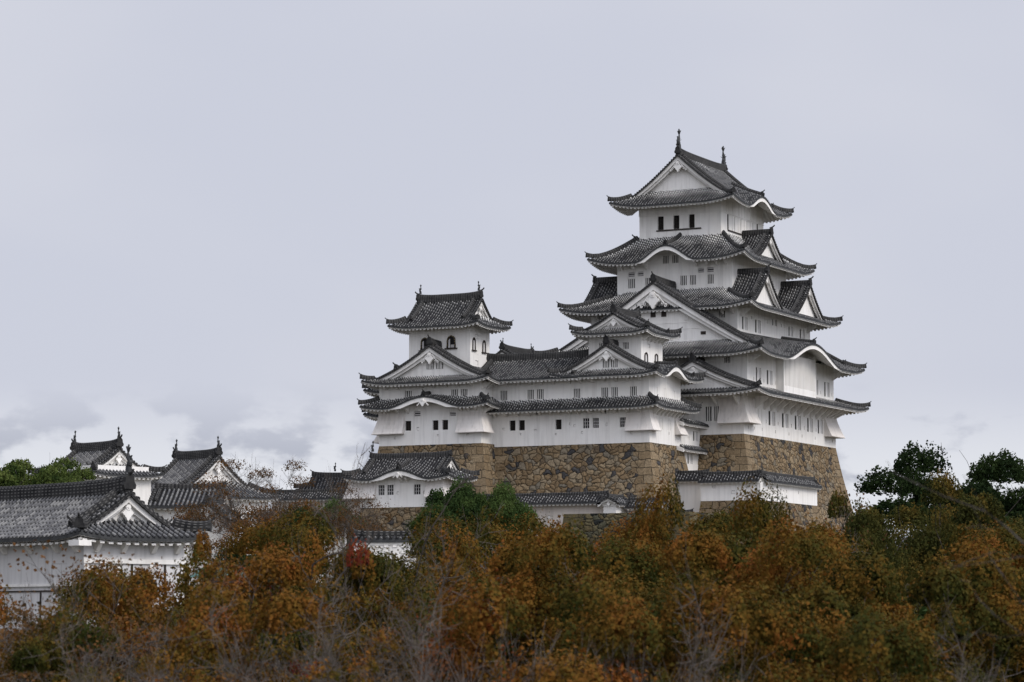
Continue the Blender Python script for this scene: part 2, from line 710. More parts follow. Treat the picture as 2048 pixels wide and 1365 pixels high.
            for i in range(nr):
                t0 = lo + i * w
                for (ta, tb, dz) in ((t0, t0 + 0.5 * w, gap), (t0 + 0.5 * w, t0 + w, ribz)):
                    lim = max(0.0, min(S - abs(ta), S - abs(tb)))
                    if s.kind == 'gable':
                        lim = s.ov + 0.04
                    ee = [min(e, max(0.16, lim)) for e in es]
                    for k in range(2):
                        if ee[k + 1] - ee[k] < 1e-4:
                            continue
                        p = [s.P(side, ta, ee[k], dz), s.P(side, tb, ee[k], dz), s.P(side, tb, ee[k + 1], dz), s.P(side, ta, ee[k + 1], dz)]
                        mb.face(p[::-1])
                        if dz == ribz:
                            for t_ in (ta, tb):
                                mb.face([s.P(side, t_, ee[k], gap), s.P(side, t_, ee[k + 1], gap), s.P(side, t_, ee[k + 1], dz), s.P(side, t_, ee[k], dz)])
                    if dz == ribz:
                        mb.face([s.P(side, ta, ee[0], ribz), s.P(side, tb, ee[0], ribz), s.P(side, tb, ee[0], gap), s.P(side, ta, ee[0], gap)])
                    # frieze: closes the wall up to the soffit
                    if s.bump(side, ta, s.ov) > 0.02:
                        e = s.ov - 0.006
                        zw = s.prof(s.ov) - 0.6
                        x0, y0 = s.xy(side, ta, e)
                        x1, y1 = s.xy(side, tb, e)
                        mb.face([(x0, y0, zw), (x1, y1, zw), s.P(side, tb, e, -0.28), s.P(side, ta, e, -0.28)])
            mb.build('eaves', M['plaster'], parent)

    RSEC = ((-0.19, -0.10), (0.19, -0.10), (0.19, 0.20), (0.13, 0.24), (0.13, 0.30), (0.0, 0.38), (-0.13, 0.30), (-0.13, 0.24), (-0.19, 0.20))

    def ornament(s, mb, p, d, k=1.0):
        """demon-tile block with its horn at the low end of a ridge; d = outward unit vector in plan"""
        d = Vector((d[0], d[1], 0)).normalized()
        n = Vector((-d.y, d.x, 0))
        p = Vector(p)

        def q(o, sd, z):
            return tuple(p + d * (o * k) + n * (sd * k) + Vector((0, 0, z * k)))
        outline = [(-0.36, -0.22), (0.36, -0.22), (0.42, 0.0), (0.30, 0.18), (0.28, 0.42), (0.14, 0.58), (-0.14, 0.58), (-0.28, 0.42), (-0.30, 0.18), (-0.42, 0.0)]
        f = [q(0.10, a, b) for a, b in outline]
        bk = [q(-0.14, a, b) for a, b in outline]
        mb.face(f)
        mb.face(bk[::-1])
        for i in range(len(f)):
            j = (i + 1) % len(f)
            mb.face([bk[i], bk[j], f[j], f[i]])
        mb.tube([q(-0.25, 0, 0.52), q(0.12, 0, 0.62), q(0.30, 0, 0.74), q(0.38, 0, 0.86)], [0.085 * k, 0.085 * k, 0.08 * k, 0.07 * k], 6)

    def build_ridges(s, parent):
        corners = [('F', 1, 'R'), ('R', 1, 'B'), ('B', 1, 'L'), ('L', 1, 'F')]
        if s.kind != 'gable':
            for side, sg, nxt in corners:
                if side not in s.sides or nxt not in s.sides:
                    continue
                S = s.S(side)
                c = s.clip.get(side)
                if c and c[1] < S - 0.1:
                    continue
                top = min(s.lx, s.ly) if s.kind == 'skirt' else s.g
                n = 8
                mb = MB()
                pts = [s.P(side, S - e, e, 0.10 + 0.22 * max(0, 1 - e / 1.4) ** 2) for e in [top - (top + 0.02) * i / n for i in range(n + 1)]]
                mb.sweep(pts, s.RSEC)
                x, y = pts[-1][0] - s.cx, pts[-1][1] - s.cy
                s.ornament(mb, pts[-1], (1 if x > 0 else -1, 1 if y > 0 else -1), 0.62)
                mb.build('hip_ridge', M['ridge'], parent)
        # ornament at the crown of every undulating gable
        for side, ks in s.kara.items():
            if side not in s.sides:
                continue
            for (t0, w, H, dep) in ks:
                m = min(dep, s.lx if side in 'RL' else s.ly) if s.kind == 'skirt' else min(dep * 0.8, s.er)
                mb = MB()
                pts = [s.P(side, t0, m * (1 - i / 6), 0.10) for i in range(7)]
                mb.sweep(pts, s.RSEC)
                a = Vector(s.xy(side, t0, 0)) - Vector(s.xy(side, t0, 1))
                s.ornament(mb, s.P(side, t0, 0.15, 0.15), a, 0.75)
                mb.build('gable_crest', M['ridge'], parent)
        if s.kind in ('hipgable', 'gable'):
            L = s.Lg
            sides = ('R', 'L') if s.axis == 'Y' else ('F', 'B')
            n = 12
            pts = []
            rk = s.ridge_k = s.rk if s.rk else (1.0 if s.er > 3.5 else 0.72)
            for i in range(n + 1):
                t = -L + 0.10 + (2 * L - 0.2) * i / n
                q = abs(t) / L
                pts.append(s.P(sides[0], t, s.er, 0.05 + 0.22 * q ** 4 * rk))
            sec = ((-0.26, -0.2), (0.26, -0.2), (0.26, 0.42), (0.19, 0.46), (0.19, 0.56), (0.10, 0.66), (-0.10, 0.66), (-0.19, 0.56), (-0.19, 0.46), (-0.26, 0.42))
            mb = MB()
            mb.sweep(pts, [(a * rk, b * rk) for a, b in sec])
            s.ridge_ends = (pts[0], pts[-1])
            for p, q in ((pts[0], pts[1]), (pts[-1], pts[-2])):
                s.ornament(mb, (p[0], p[1], p[2] + 0.12 * rk), (p[0] - q[0], p[1] - q[1]), 0.95 * rk)
            mb.build('main_ridge', M['ridge'], parent)
            # descending ridges beside the verges, and the verge tiles laid across the edge
            vk = min(1.0, max(0.6, rk))
            for side in sides:
                for sg in (-1, 1):
                    mb = MB()
                    t = sg * (L - 0.85 * vk)
                    e_end = s.g * 0.75 if s.kind == 'hipgable' else 0.5
                    m = max(4, int((s.er - e_end) / 0.7))
                    pts = [s.P(side, t, s.er - 0.2 - (s.er - 0.2 - e_end) * i / m, 0.08) for i in range(m + 1)]
                    mb.sweep(pts, [(x_ * vk, y_ * vk) for x_, y_ in s.RSEC])
                    a = Vector(s.xy(side, t, 0)) - Vector(s.xy(side, t, 1))
                    s.ornament(mb, pts[-1], a, 0.7 * vk)
                    e = s.er - 0.15
                    lo = 0.5 if s.kind == 'gable' else s.g * 0.55
                    while e > lo:
                        p0 = s.P(side, sg * (L - 0.55 * vk), e, 0.10)
                        p1 = s.P(side, sg * (L + 0.08), e, 0.03)
                        mb.sweep([p0, p1], [(0.11, -0.04), (0.08, 0.07), (0.0, 0.11), (-0.08, 0.07), (-0.11, -0.04)])
                        e -= 0.27
                    m = 12
                    pts = [s.P(side, sg * (L + 0.02), s.er - (s.er - lo) * i / m, -0.06) for i in range(m + 1)]
                    mb.sweep(pts, [(-0.07, -0.08), (0.07, -0.08), (0.07, 0.08), (-0.07, 0.08)])
                    mb.build('verge_tiles', M['ridge'], parent)

    def build_gables(s, parent, pend=True):
        sides = ('R', 'L') if s.axis == 'Y' else ('F', 'B')
        L = s.Lg
        for sg in (-1, 1):
            mb = MB()
            base = s.prof(s.g + s.inset) - 0.25 if s.kind == 'hipgable' else s.prof(0.3) - 0.4
            elo = s.g + s.inset - 0.45 if s.kind == 'hipgable' else max(0.05, s.ov)
            elo = max(0.02, elo)
            n = 14
            es = [elo + (s.er - elo) * i / n for i in range(n + 1)]
            # the two slopes seen from outside: first the left one, then the right one
            line = []
            for side in (sides if True else sides):
                line.append([(side, e) for e in es])
            path = line[0] + line[1][::-1][1:]

            def pt(k, off, dz):
                side, e = path[k]
                t = sg * (L - off)
                # on the second slope t runs the other way
                if side == 'L':
                    t = -t
                if side == 'B':
                    t = -t
                return s.P(side, t, e, dz)
            m = len(path)
            zc = []
            for k in range(m - 1):
                # wall
                a, b = pt(k, s.inset, -0.2), pt(k + 1, s.inset, -0.2)
                za, zb = min(base, a[2]), min(base, b[2])
                mb.face([(a[0], a[1], za), (b[0], b[1], zb), b, a], 0)
            wall = mb.build('gable_wall', M['plaster'], parent)
            s.last_wall = wall
            bb = MB()
            h1 = 0.34 + 0.035 * s.er
            h2 = 0.10 + 0.028 * s.er

            def taper(k):
                e = path[k][1]
                return 0.72 + 0.28 * (e - elo) / (s.er - elo)
            for k in range(m - 1):
                for (off, t0, t1, th) in ((0.10, 0.10, h1, 0.16), (0.34, h1 - 0.16, h1 + h2, 0.14)):
                    ka, kb = taper(k), taper(k + 1)
                    a0, b0 = pt(k, off, -t0), pt(k + 1, off, -t0)
                    a1, b1 = pt(k, off, -t1 * ka), pt(k + 1, off, -t1 * kb)
                    bb.face([a1, b1, b0, a0])
                    a2, b2 = pt(k, off + th, -t1 * ka), pt(k + 1, off + th, -t1 * kb)
                    bb.face([a2, b2, b1, a1])
                    a3, b3 = pt(k, off + th, -t0), pt(k + 1, off + th, -t0)
                    bb.face([a3, b3, b2, a2])
                # soffit of the verge
                bb.face([pt(k, 0.06, -0.10), pt(k + 1, 0.06, -0.10), pt(k + 1, s.inset, -0.12), pt(k, s.inset, -0.12)])
            bb.build('bargeboard', M['plaster'], parent)
            if pend:
                ap = pt(n, 0.26, -(h1 + h2) * 1.05)
                if s.axis == 'Y':
                    nv = (0, sg, 0)
                else:
                    nv = (sg, 0, 0)
                pendant(parent, ap, nv, 0.22 + 0.075 * s.er, s.wings)


def pendant(parent, p, nv, k, wings=True):
    """carved white gable pendant: a lobed heart with two scrolled wings"""
    nv = Vector(nv)
    sx = Vector((0, 0, 1)).cross(nv)
    p = Vector(p)
    mb = MB()

    def q(a, b, d):
        return tuple(p + sx * (a * k) + Vector((0, 0, b * k)) + nv * (d * k))

    def plate(outline, d0, d1):
        f = [q(a, b, d1) for a, b in outline]
        r = [q(a, b, d0) for a, b in outline]
        # fan from the centre keeps concave outlines clean
        ca = sum(a for a, b in outline) / len(outline)
        cb = sum(b for a, b in outline) / len(outline)
        c = q(ca, cb, d1)
        for i in range(len(f)):
            j = (i + 1) % len(f)
            mb.face([c, f[i], f[j]])
            mb.face([r[i], r[j], f[j], f[i]])
    heart = []
    for i in range(28):
        t = 2 * math.pi * i / 28
        r = 0.52 + 0.10 * math.cos(4 * t) + 0.05 * math.cos(8 * t)
        heart.append((r * math.sin(t) * 0.95, -0.52 - r * math.cos(t) * 1.15))
    plate(heart, -0.08, 0.26)
    hexo = [(0.30 * math.cos(math.pi / 3 * i), 0.02 + 0.30 * math.sin(math.pi / 3 * i)) for i in range(6)]
    plate(hexo, -0.05, 0.32)
    plate([(0.11 * math.cos(math.pi / 4 * i), 0.02 + 0.11 * math.sin(math.pi / 4 * i)) for i in range(8)], 0.3, 0.38)
    if wings:
        for sg in (-1, 1):
            # open scrollwork: a rising stem with curls hanging from it
            stem = [q(sg * (0.25 + 1.10 * t), -0.02 - 0.95 * t + 0.10 * math.sin(7 * t), 0.08) for t in [i / 10 for i in range(11)]]
            mb.tube(stem, [(0.10 - 0.05 * i / 10) * k for i in range(11)], 5)
            for (ca, cb, r) in ((0.52, -0.50, 0.20), (0.86, -0.78, 0.17), (1.15, -1.02, 0.13)):
                sp = []
                for i in range(13):
                    an = math.pi * 0.5 - i * 0.5
                    rr = r * (1 - 0.05 * i)
                    sp.append(q(sg * (ca + rr * math.cos(an)), cb + rr * math.sin(an), 0.08))
                mb.tube(sp, [0.055 * k] * 13, 4)
    mb.build('gable_pendant', M['plaster'], parent)


class Dormer:
    """triangular dormer gable (its ridge at right angles to the eave) standing on one slope of a Roof"""

    def __init__(s, roof, side, t0, w, zr, zb, ef, k=0.35, eb=None, pitch=0.355, inset=0.7):
        s.r, s.side, s.t0, s.w, s.zr, s.zb, s.ef, s.k, s.pitch, s.inset = roof, side, t0, w, zr, zb, ef, k, pitch, inset
        s.eb = eb if eb else (roof.lx if side in 'RL' else roof.ly)

    def zd(s, q):
        u = q / s.w
        return s.zr - (s.zr - s.zb) * ((1 + s.k) * u - s.k * u * u)

    def qend(s, sg, e):
        lo, hi = 0.0, s.w * 1.12
        S = s.r.S(s.side)
        hi = min(hi, S - 0.02 - sg * s.t0)
        f = lambda q: s.zd(q) - (s.r.z(s.side, s.t0 + sg * q, e) - 0.05)
        if f(hi) > 0:
            return hi
        if f(0) < 0:
            return 0.0
        for _ in range(24):
            mid = 0.5 * (lo + hi)
            if f(mid) > 0:
                lo = mid
            else:
                hi = mid
        return lo

    def P(s, sg, q, e, dz=0.0):
        x, y = s.r.xy(s.side, s.t0 + sg * q, e)
        return (x, y, s.zd(q) + dz)

    def build(s, parent, name='dormer_roof', pend=True, label=None):
        mb = MB()
        n = max(2, int(round((s.eb - s.ef) / s.pitch)))
        p = (s.eb - s.ef) / n
        rid = 0
        for sg in (-1, 1):
            for k in range(n):
                ec = s.ef + (k + 0.5) * p
                rid += 1
                qe = s.qend(sg, ec)
                if qe < 0.05:
                    continue
                nq = max(2, int(math.ceil(qe / 0.7)))
                cols = []
                for f, h in ROWCOL:
                    e = ec + f * p * sg
                    cl = []
                    for i in range(nq + 1):
                        q = qe * i / nq
                        cl.append((s.P(sg, q, e, h), (f + 0.5, qe - q), (0.30 + 0.3 * (1 - i / nq), rid + 0.5)))
                    cols.append(cl)
                for j in range(len(cols) - 1):
                    A, B = cols[j], cols[j + 1]
                    for i in range(nq):
                        qd = (A[i], A[i + 1], B[i + 1], B[i])
                        mb.face([x[0] for x in qd], 0, [x[1] for x in qd], [x[2] for x in qd])
        roof = mb.build(name, [M[s.r.tile], M['bronze']], parent)
        if label:
            roof['label'] = label
        rb = MB()
        pts = [s.P(1, 0, s.eb - (s.eb - s.ef) * i / 8, 0.06) for i in range(9)]
        rb.sweep(pts, [(a * 1.1, b * 1.35) for a, b in Roof.RSEC])
        out = Vector(s.r.xy(s.side, 0, 0)) - Vector(s.r.xy(s.side, 0, 1))
        s.r.ornament(rb, (pts[-1][0], pts[-1][1], pts[-1][2] + 0.1), out, 0.95)
        rb.build('dormer_ridge', M['ridge'], parent)
        for sg in (-1, 1):
            rb = MB()
            qe = s.qend(sg, s.ef + 0.1)
            m = 10
            pts = [s.P(sg, 0.25 + (qe - 0.45) * i / m, s.ef + 0.75, 0.07) for i in range(m + 1)]
            rb.sweep(pts, Roof.RSEC)
            d = Vector(pts[-1]) - Vector(pts[-2])
            s.r.ornament(rb, pts[-1], (d.x, d.y), 0.6)
            q = 0.2
            while q < qe - 0.1:
                rb.sweep([s.P(sg, q, s.ef + 0.55, 0.10), s.P(sg, q, s.ef - 0.08, 0.03)],
                         [(0.11, -0.04), (0.08, 0.07), (0.0, 0.11), (-0.08, 0.07), (-0.11, -0.04)])
                q += 0.27
            pts = [s.P(sg, qe * i / m, s.ef - 0.02, -0.06) for i in range(m + 1)]
            rb.sweep(pts, [(-0.07, -0.08), (0.07, -0.08), (0.07, 0.08), (-0.07, 0.08)])
            rb.build('verge_tiles', M['ridge'], parent)
        # gable wall
        gw = MB()
        bb = MB()
        m = 12
        hk = min(s.w, 8)
        h1, h2 = 0.30 + 0.035 * hk, 0.09 + 0.028 * hk
        for sg in (-1, 1):
            qe = s.qend(sg, s.ef + 0.05)
            for i in range(m):
                qa, qb = qe * i / m, qe * (i + 1) / m
                a, b = s.P(sg, qa, s.ef + s.inset, -0.15), s.P(sg, qb, s.ef + s.inset, -0.15)
                zl = lambda q: s.r.z(s.side, s.t0 + sg * q, s.ef + s.inset) - 0.2
                f = [(a[0], a[1], min(a[2], zl(qa))), (b[0], b[1], min(b[2], zl(qb))), b, a]
                gw.face(f if sg > 0 else f[::-1])
                ta, tb = 1 - 0.28 * i / m, 1 - 0.28 * (i + 1) / m
                for (off, t0, t1, th) in ((0.10, 0.10, h1, 0.16), (0.32, h1 - 0.16, h1 + h2, 0.14)):
                    a0, b0 = s.P(sg, qa, s.ef + off, -t0), s.P(sg, qb, s.ef + off, -t0)
                    a1, b1 = s.P(sg, qa, s.ef + off, -t1 * ta), s.P(sg, qb, s.ef + off, -t1 * tb)
                    a2, b2 = s.P(sg, qa, s.ef + off + th, -t1 * ta), s.P(sg, qb, s.ef + off + th, -t1 * tb)
                    for f in ([a1, b1, b0, a0], [a2, b2, b1, a1]):
                        bb.face(f if sg > 0 else f[::-1])
                f = [s.P(sg, qa, s.ef + 0.04, -0.1), s.P(sg, qb, s.ef + 0.04, -0.1), s.P(sg, qb, s.ef + s.inset, -0.12), s.P(sg, qa, s.ef + s.inset, -0.12)]
                bb.face(f if sg > 0 else f[::-1])
        gw.build('gable_wall', M['plaster'], parent)
        bb.build('bargeboard', M['plaster'], parent)
        if pend:
            a = s.P(1, 0, s.ef + 0.24, -(h1 + h2) * 1.05)
            pendant(parent, a, (out.x, out.y, 0), 0.20 + 0.06 * s.w)
        return roof


def fish(parent, p, d, k, name='fish_ornament'):
    """ridge-end fish: head down on the ridge, body curling up, tail fin spread at the top. d = outward direction"""
    d = Vector((d[0], d[1], 0)).normalized()
    n = Vector((-d.y, d.x, 0))
    p = Vector(p)
    mb = MB()

    def q(o, sd, z):
        return tuple(p + d * (o * k) + n * (sd * k) + Vector((0, 0, z * k)))
    path = [(-0.02, 0.0), (0.10, 0.16), (0.14, 0.34), (0.09, 0.56), (-0.02, 0.78), (-0.10, 1.0), (-0.12, 1.20), (-0.08, 1.36)]
    wid = [0.24, 0.28, 0.26, 0.22, 0.17, 0.13, 0.09, 0.05]
    rings = []
    for i, ((o, z), r) in enumerate(zip(path, wid)):
        a = path[min(i + 1, 7)]
        b = path[max(i - 1, 0)]
        t = Vector((a[0] - b[0], a[1] - b[1])).normalized()
        nn = Vector((t.y, -t.x))
        ring = []
        for j in range(8):
            an = 2 * math.pi * j / 8
            ring.append(q(o + nn.x * math.cos(an) * r, math.sin(an) * r * 0.85, z + nn.y * math.cos(an) * r))
        rings.append(ring)
    for i in range(len(rings) - 1):
        for j in range(8):
            jj = (j + 1) % 8
            mb.face([rings[i][j], rings[i][jj], rings[i + 1][jj], rings[i + 1][j]])
    mb.face(rings[0][::-1])
    mb.face(rings[-1])

    def fin(pts, th):
        a = [q(o, -th, z) for o, z in pts]
        b = [q(o, th, z) for o, z in pts]
        mb.face(a)
        mb.face(b[::-1])
        for i in range(len(a)):
            j = (i + 1) % len(a)
            mb.face([a[j], a[i], b[i], b[j]])
    fin([(-0.14, 1.22), (-0.02, 1.22), (0.14, 1.62), (-0.02, 1.52), (-0.04, 1.86), (-0.14, 1.54), (-0.32, 1.72)], 0.08)     # tail
    fin([(0.10, 0.50), (0.44, 0.62), (0.36, 0.74), (0.48, 0.92), (0.28, 0.88), (0.02, 0.84)], 0.06)        # back fin
    fin([(-0.10, 0.44), (-0.34, 0.66), (-0.26, 0.84), (-0.14, 0.88)], 0.06)
    w_ = [(-0.05, 1.20), (0.05, 1.20), (0.24, 1.66), (0.09, 1.50), (0.0, 1.88), (-0.09, 1.50), (-0.24, 1.66)]     # tail, crosswise
    a = [q(-0.14, x_, z_) for x_, z_ in w_]
    b = [q(-0.02, x_, z_) for x_, z_ in w_]
    c0, c1 = q(-0.14, 0, 1.40), q(-0.02, 0, 1.40)
    for i in range(len(w_)):
        j = (i + 1) % len(w_)
        mb.face([c0, a[i], a[j]])
        mb.face([c1, b[j], b[i]])
        mb.face([a[i], b[i], b[j], a[j]])
    for sg in (-1, 1):      # side fins
        mb.face([q(0.10, sg * 0.14, 0.34), q(0.02, sg * 0.40, 0.62), q(-0.06, sg * 0.30, 0.60), q(-0.06, sg * 0.12, 0.46)])
        mb.face([q(-0.06, sg * 0.12, 0.46), q(-0.06, sg * 0.30, 0.60), q(0.02, sg * 0.40, 0.62), q(0.10, sg * 0.14, 0.34)])
    mb.hexa([q(-0.26, -0.2, -0.55), q(0.24, -0.2, -0.55), q(0.24, 0.2, -0.55), q(-0.26, 0.2, -0.55)],
            [q(-0.22, -0.16, 0.06), q(0.20, -0.16, 0.06), q(0.20, 0.16, 0.06), q(-0.22, 0.16, 0.06)])
    return mb.build(name, M['bronze'], parent)


# ------------------------------------------------------------ walls with real openings
def storey(name, parent, x0, x1, y0, y1, z0, z1, holes=None, mat='plaster', depth=0.24, label=None):
    """four walls; holes = {face: [(s0, s1, za, zb, kind)]} with s = the world x (F, B) or y (R, L).
    Openings are cut through the face; each gets its own window object."""
    holes = holes or {}
    mb = MB()
    wins = []
    for fc in 'FRBL':
        a0, a1 = (x0, x1) if fc in 'FB' else (y0, y1)

        def P(s_, z_, d=0.0, fc=fc):
            if fc == 'F':
                return (s_, y0 + d, z_)
            if fc == 'B':
                return (s_, y1 - d, z_)
            if fc == 'R':
                return (x1 - d, s_, z_)
            return (x0 + d, s_, z_)
        flip = fc in 'BL'
        hs = [h for h in holes.get(fc, ())]
        us = sorted({a0, a1, *[h[0] for h in hs], *[h[1] for h in hs]})
        vs = sorted({z0, z1, *[h[2] for h in hs], *[h[3] for h in hs]})
        us = [u for u in us if a0 <= u <= a1]
        vs = [v for v in vs if z0 <= v <= z1]
        for i in range(len(us) - 1):
            for j in range(len(vs) - 1):
                um, vm = 0.5 * (us[i] + us[i + 1]), 0.5 * (vs[j] + vs[j + 1])
                if any(h[0] < um < h[1] and h[2] < vm < h[3] for h in hs):
                    continue
                f = [P(us[i], vs[j]), P(us[i + 1], vs[j]), P(us[i + 1], vs[j + 1]), P(us[i], vs[j + 1])]
                mb.face(f[::-1] if flip else f)
        for h in hs:
            a, b, c, d = h[:4]
            for f in ([P(a, c), P(a, d), P(a, d, depth), P(a, c, depth)], [P(b, d), P(b, c), P(b, c, depth), P(b, d, depth)],
                      [P(b, c), P(a, c), P(a, c, depth), P(b, c, depth)], [P(a, d), P(b, d), P(b, d, depth), P(a, d, depth)]):
                mb.face(f[::-1] if flip else f)
            wins.append((P, h, flip))
    mb.face([(x0, y0, z1), (x1, y0, z1), (x1, y1, z1), (x0, y1, z1)])
    wall = mb.build(name, M[mat], parent)
    if label:
        wall['label'] = label
    for P, h, flip in wins:
        window(wall, P, h, depth)
    return wall


def window(parent, P, h, depth):
    a, b, c, d, kind = h[:5]
    mb = MB()
    w, hh = b - a, d - c

    def slab(s0, s1, z0, z1, d0, d1, mi):
        p = [P(s0, z0, d0), P(s1, z0, d0), P(s1, z0, d1), P(s0, z0, d1)]
        t = [P(s0, z1, d0), P(s1, z1, d0), P(s1, z1, d1), P(s0, z1, d1)]
        mb.hexa(p, t, mi)
    dd = depth
    mb.face([P(a, c, dd - 0.004), P(b, c, dd - 0.004), P(b, d, dd - 0.004), P(a, d, dd - 0.004)], 0)
    name = 'barred_window'
    if kind == 'bars':
        n = 4 if w > 0.55 else 3
        bw = w * 0.105
        g = (w - (n - 1) * bw) / n
        for k in range(n - 1):
            s = a + g * (k + 1) + bw * k
            slab(s, s + bw, c, d, 0.04, 0.09, 1)
    elif kind == 'grid':
        n = 3
        for k in range(n):
            s = a + w * (k + 1) / (n + 1)
            slab(s - 0.022, s + 0.022, c, d, 0.10, 0.13, 2)
        for k in range(3):
            z = c + hh * (k + 1) / 4
            slab(a, b, z - 0.015, z + 0.015, 0.132, 0.15, 2)
        name = 'dark_window'
    elif kind == 'lattice':
        for k in range(2):
            s = a + w * (k + 1) / 3
            slab(s - 0.03, s + 0.03, c, d, 0.06, 0.10, 3)
        for k in range(2):
            z = c + hh * (k + 1) / 3
            slab(a, b, z - 0.025, z + 0.025, 0.102, 0.13, 3)
        name = 'lattice_window'
    elif kind == 'shutter':
        slab(a + w * 0.30, a + w * 0.62, c, d, 0.03, 0.10, 1)
        slab(a + w * 0.80, b, c, d, 0.12, 0.2, 3)
        name = 'shuttered_window'
    elif kind == 'half':
        slab(a + w * 0.22, b, c, d, 0.05, 0.12, 1)
        name = 'shuttered_window'
    elif kind == 'vent':
        n = max(2, int(hh / 0.18))
        for k in range(n):
            z = c + hh * (k + 0.3) / n
            slab(a, b, z, z + hh / n * 0.55, 0.08, 0.16, 3)
        name = 'vent_louvre'
    elif kind == 'tallbars':
        for k in range(2):
            s = a + w * (k + 1) / 3
            slab(s - 0.055, s + 0.055, c, d, 0.04, 0.12, 1)
    elif kind == 'blank':
        slab(a + 0.03, b - 0.03, c + 0.03, d - 0.03, 0.06, 0.2, 1)
        name = 'loophole'
    o = mb.build(name, [M['dark'], M['plaster'], M['wood'], M['shade_panel']], parent)
    return o


def bell_window(parent, face, plane, s0, s1, z0, z1, part='bell_window'):
    """flame-headed window: black lacquer frame with gilt studs standing on the wall, dark recess and a white leaf"""
    mb = MB()
    w, h = s1 - s0, z1 - z0
    c = 0.5 * (s0 + s1)

    def P(s, z, out):
        return (s, plane - out, z) if face == 'F' else (plane + out, s, z)
    prof = [(0.50, 0.0), (0.47, 0.25), (0.45, 0.5), (0.44, 0.68), (0.36, 0.84), (0.20, 0.94), (0.0, 1.0)]
    outl = [(-x, z) for x, z in prof] + [(x, z) for x, z in prof[::-1][1:]]
    inn = [(x * 0.74, max(0.0, z * 0.90)) for x, z in outl]
    n = len(outl)
    A = [P(c + x * w, z0 + z * h, 0.10) for x, z in outl]
    A0 = [P(c + x * w, z0 + z * h, 0.0) for x, z in outl]
    B = [P(c + x * w, z0 + z * h, 0.10) for x, z in inn]
    B0 = [P(c + x * w, z0 + z * h, 0.012) for x, z in inn]
    for i in range(n - 1):
        mb.face([A[i], A[i + 1], B[i + 1], B[i]], 0)
        mb.face([A0[i], A0[i + 1], A[i + 1], A[i]], 0)
        mb.face([B[i], B[i + 1], B0[i + 1], B0[i]], 0)
    mb.face(B0, 1)
    for i in range(1, n - 1):
        if face == 'F':
            x = 0.5 * (outl[i][0] + inn[i][0])
            z = 0.5 * (outl[i][1] + inn[i][1])
            r = 0.028
            q = [P(c + x * w + a, z0 + z * h + b, 0.115) for a, b in ((-r, -r), (r, -r), (r, r), (-r, r))]
            mb.face(q, 2)
    ext = w * 0.16
    p = [P(s0 - ext, z0 - 0.13, 0.16), P(s1 + ext, z0 - 0.13, 0.16), P(s1 + ext, z0 - 0.13, 0.0), P(s0 - ext, z0 - 0.13, 0.0)]
    t = [P(s0 - ext, z0, 0.16), P(s1 + ext, z0, 0.16), P(s1 + ext, z0, 0.0), P(s0 - ext, z0, 0.0)]
    mb.hexa(p, t, 0)
    pl = [(-0.30, 0.02), (-0.12, 0.02), (-0.12, 0.72), (-0.22, 0.70), (-0.30, 0.6)] if face == 'F' else [(-0.20, 0.02), (0.30, 0.02), (0.28, 0.6), (0.1, 0.8), (-0.20, 0.76)]
    mb.face([P(c + x * w, z0 + z * h, 0.03) for x, z in pl], 3)
    if face == 'F':
        for x in (-0.05, 0.08, 0.21):
            mb.face([P(c + x * w, z0 + 0.03 * h, 0.03), P(c + (x + 0.1) * w, z0 + 0.03 * h, 0.03), P(c + (x + 0.1) * w, z0 + 0.26 * h, 0.03), P(c + x * w, z0 + 0.26 * h, 0.03)], 3)
    return mb.build(part, [M['wood'], M['dark'], M['gold'], M['shade_panel']], parent)


def chute(parent, x0, x1, y0, y1, z0, z1, fx=0.0, fy=0.0, lx=0.0, ly=0.0, mat='plaster_old'):
    """stone-drop chute: a plastered skirt leaning out of the wall. fx/fy: how far the foot stands out on +X / -Y,
    lx: lean of the left end on -X, ly: lean at +Y"""
    mb = MB()
    n = 5
    rings = []
    for i in range(n + 1):
        t = i / n
        k = (1 - t) ** 1.5
        z = z0 + (z1 - z0) * t
        rings.append([(x0 - lx * k, y0 - fy * k, z), (x1 + fx * k, y0 - fy * k, z), (x1 + fx * k, y1 + ly * k, z), (x0 - lx * k, y1 + ly * k, z)])
    for i in range(n):
        mb.hexa(rings[i], rings[i + 1], 0, caps=False)
    mb.face(rings[-1])
    mb.face(rings[0][::-1], 1)
    r = rings[0]
    o = 0.07
    lip = [(r[0][0] - (o if lx else -0.05), r[0][1] - (o if fy else 0), z0 - 0.10), (r[1][0] + (o if fx else -0.05), r[1][1] - (o if fy else 0), z0 - 0.10),
           (r[2][0] + (o if fx else -0.05), r[2][1], z0 - 0.10), (r[3][0] - (o if lx else -0.05), r[3][1], z0 - 0.10)]
    mb.hexa(lip, [(a, b, z0 - 0.003) for a, b, c in lip], 0)
    return mb.build('stone_drop_chute', [M[mat], M['dark']], parent)


_bracket = {}


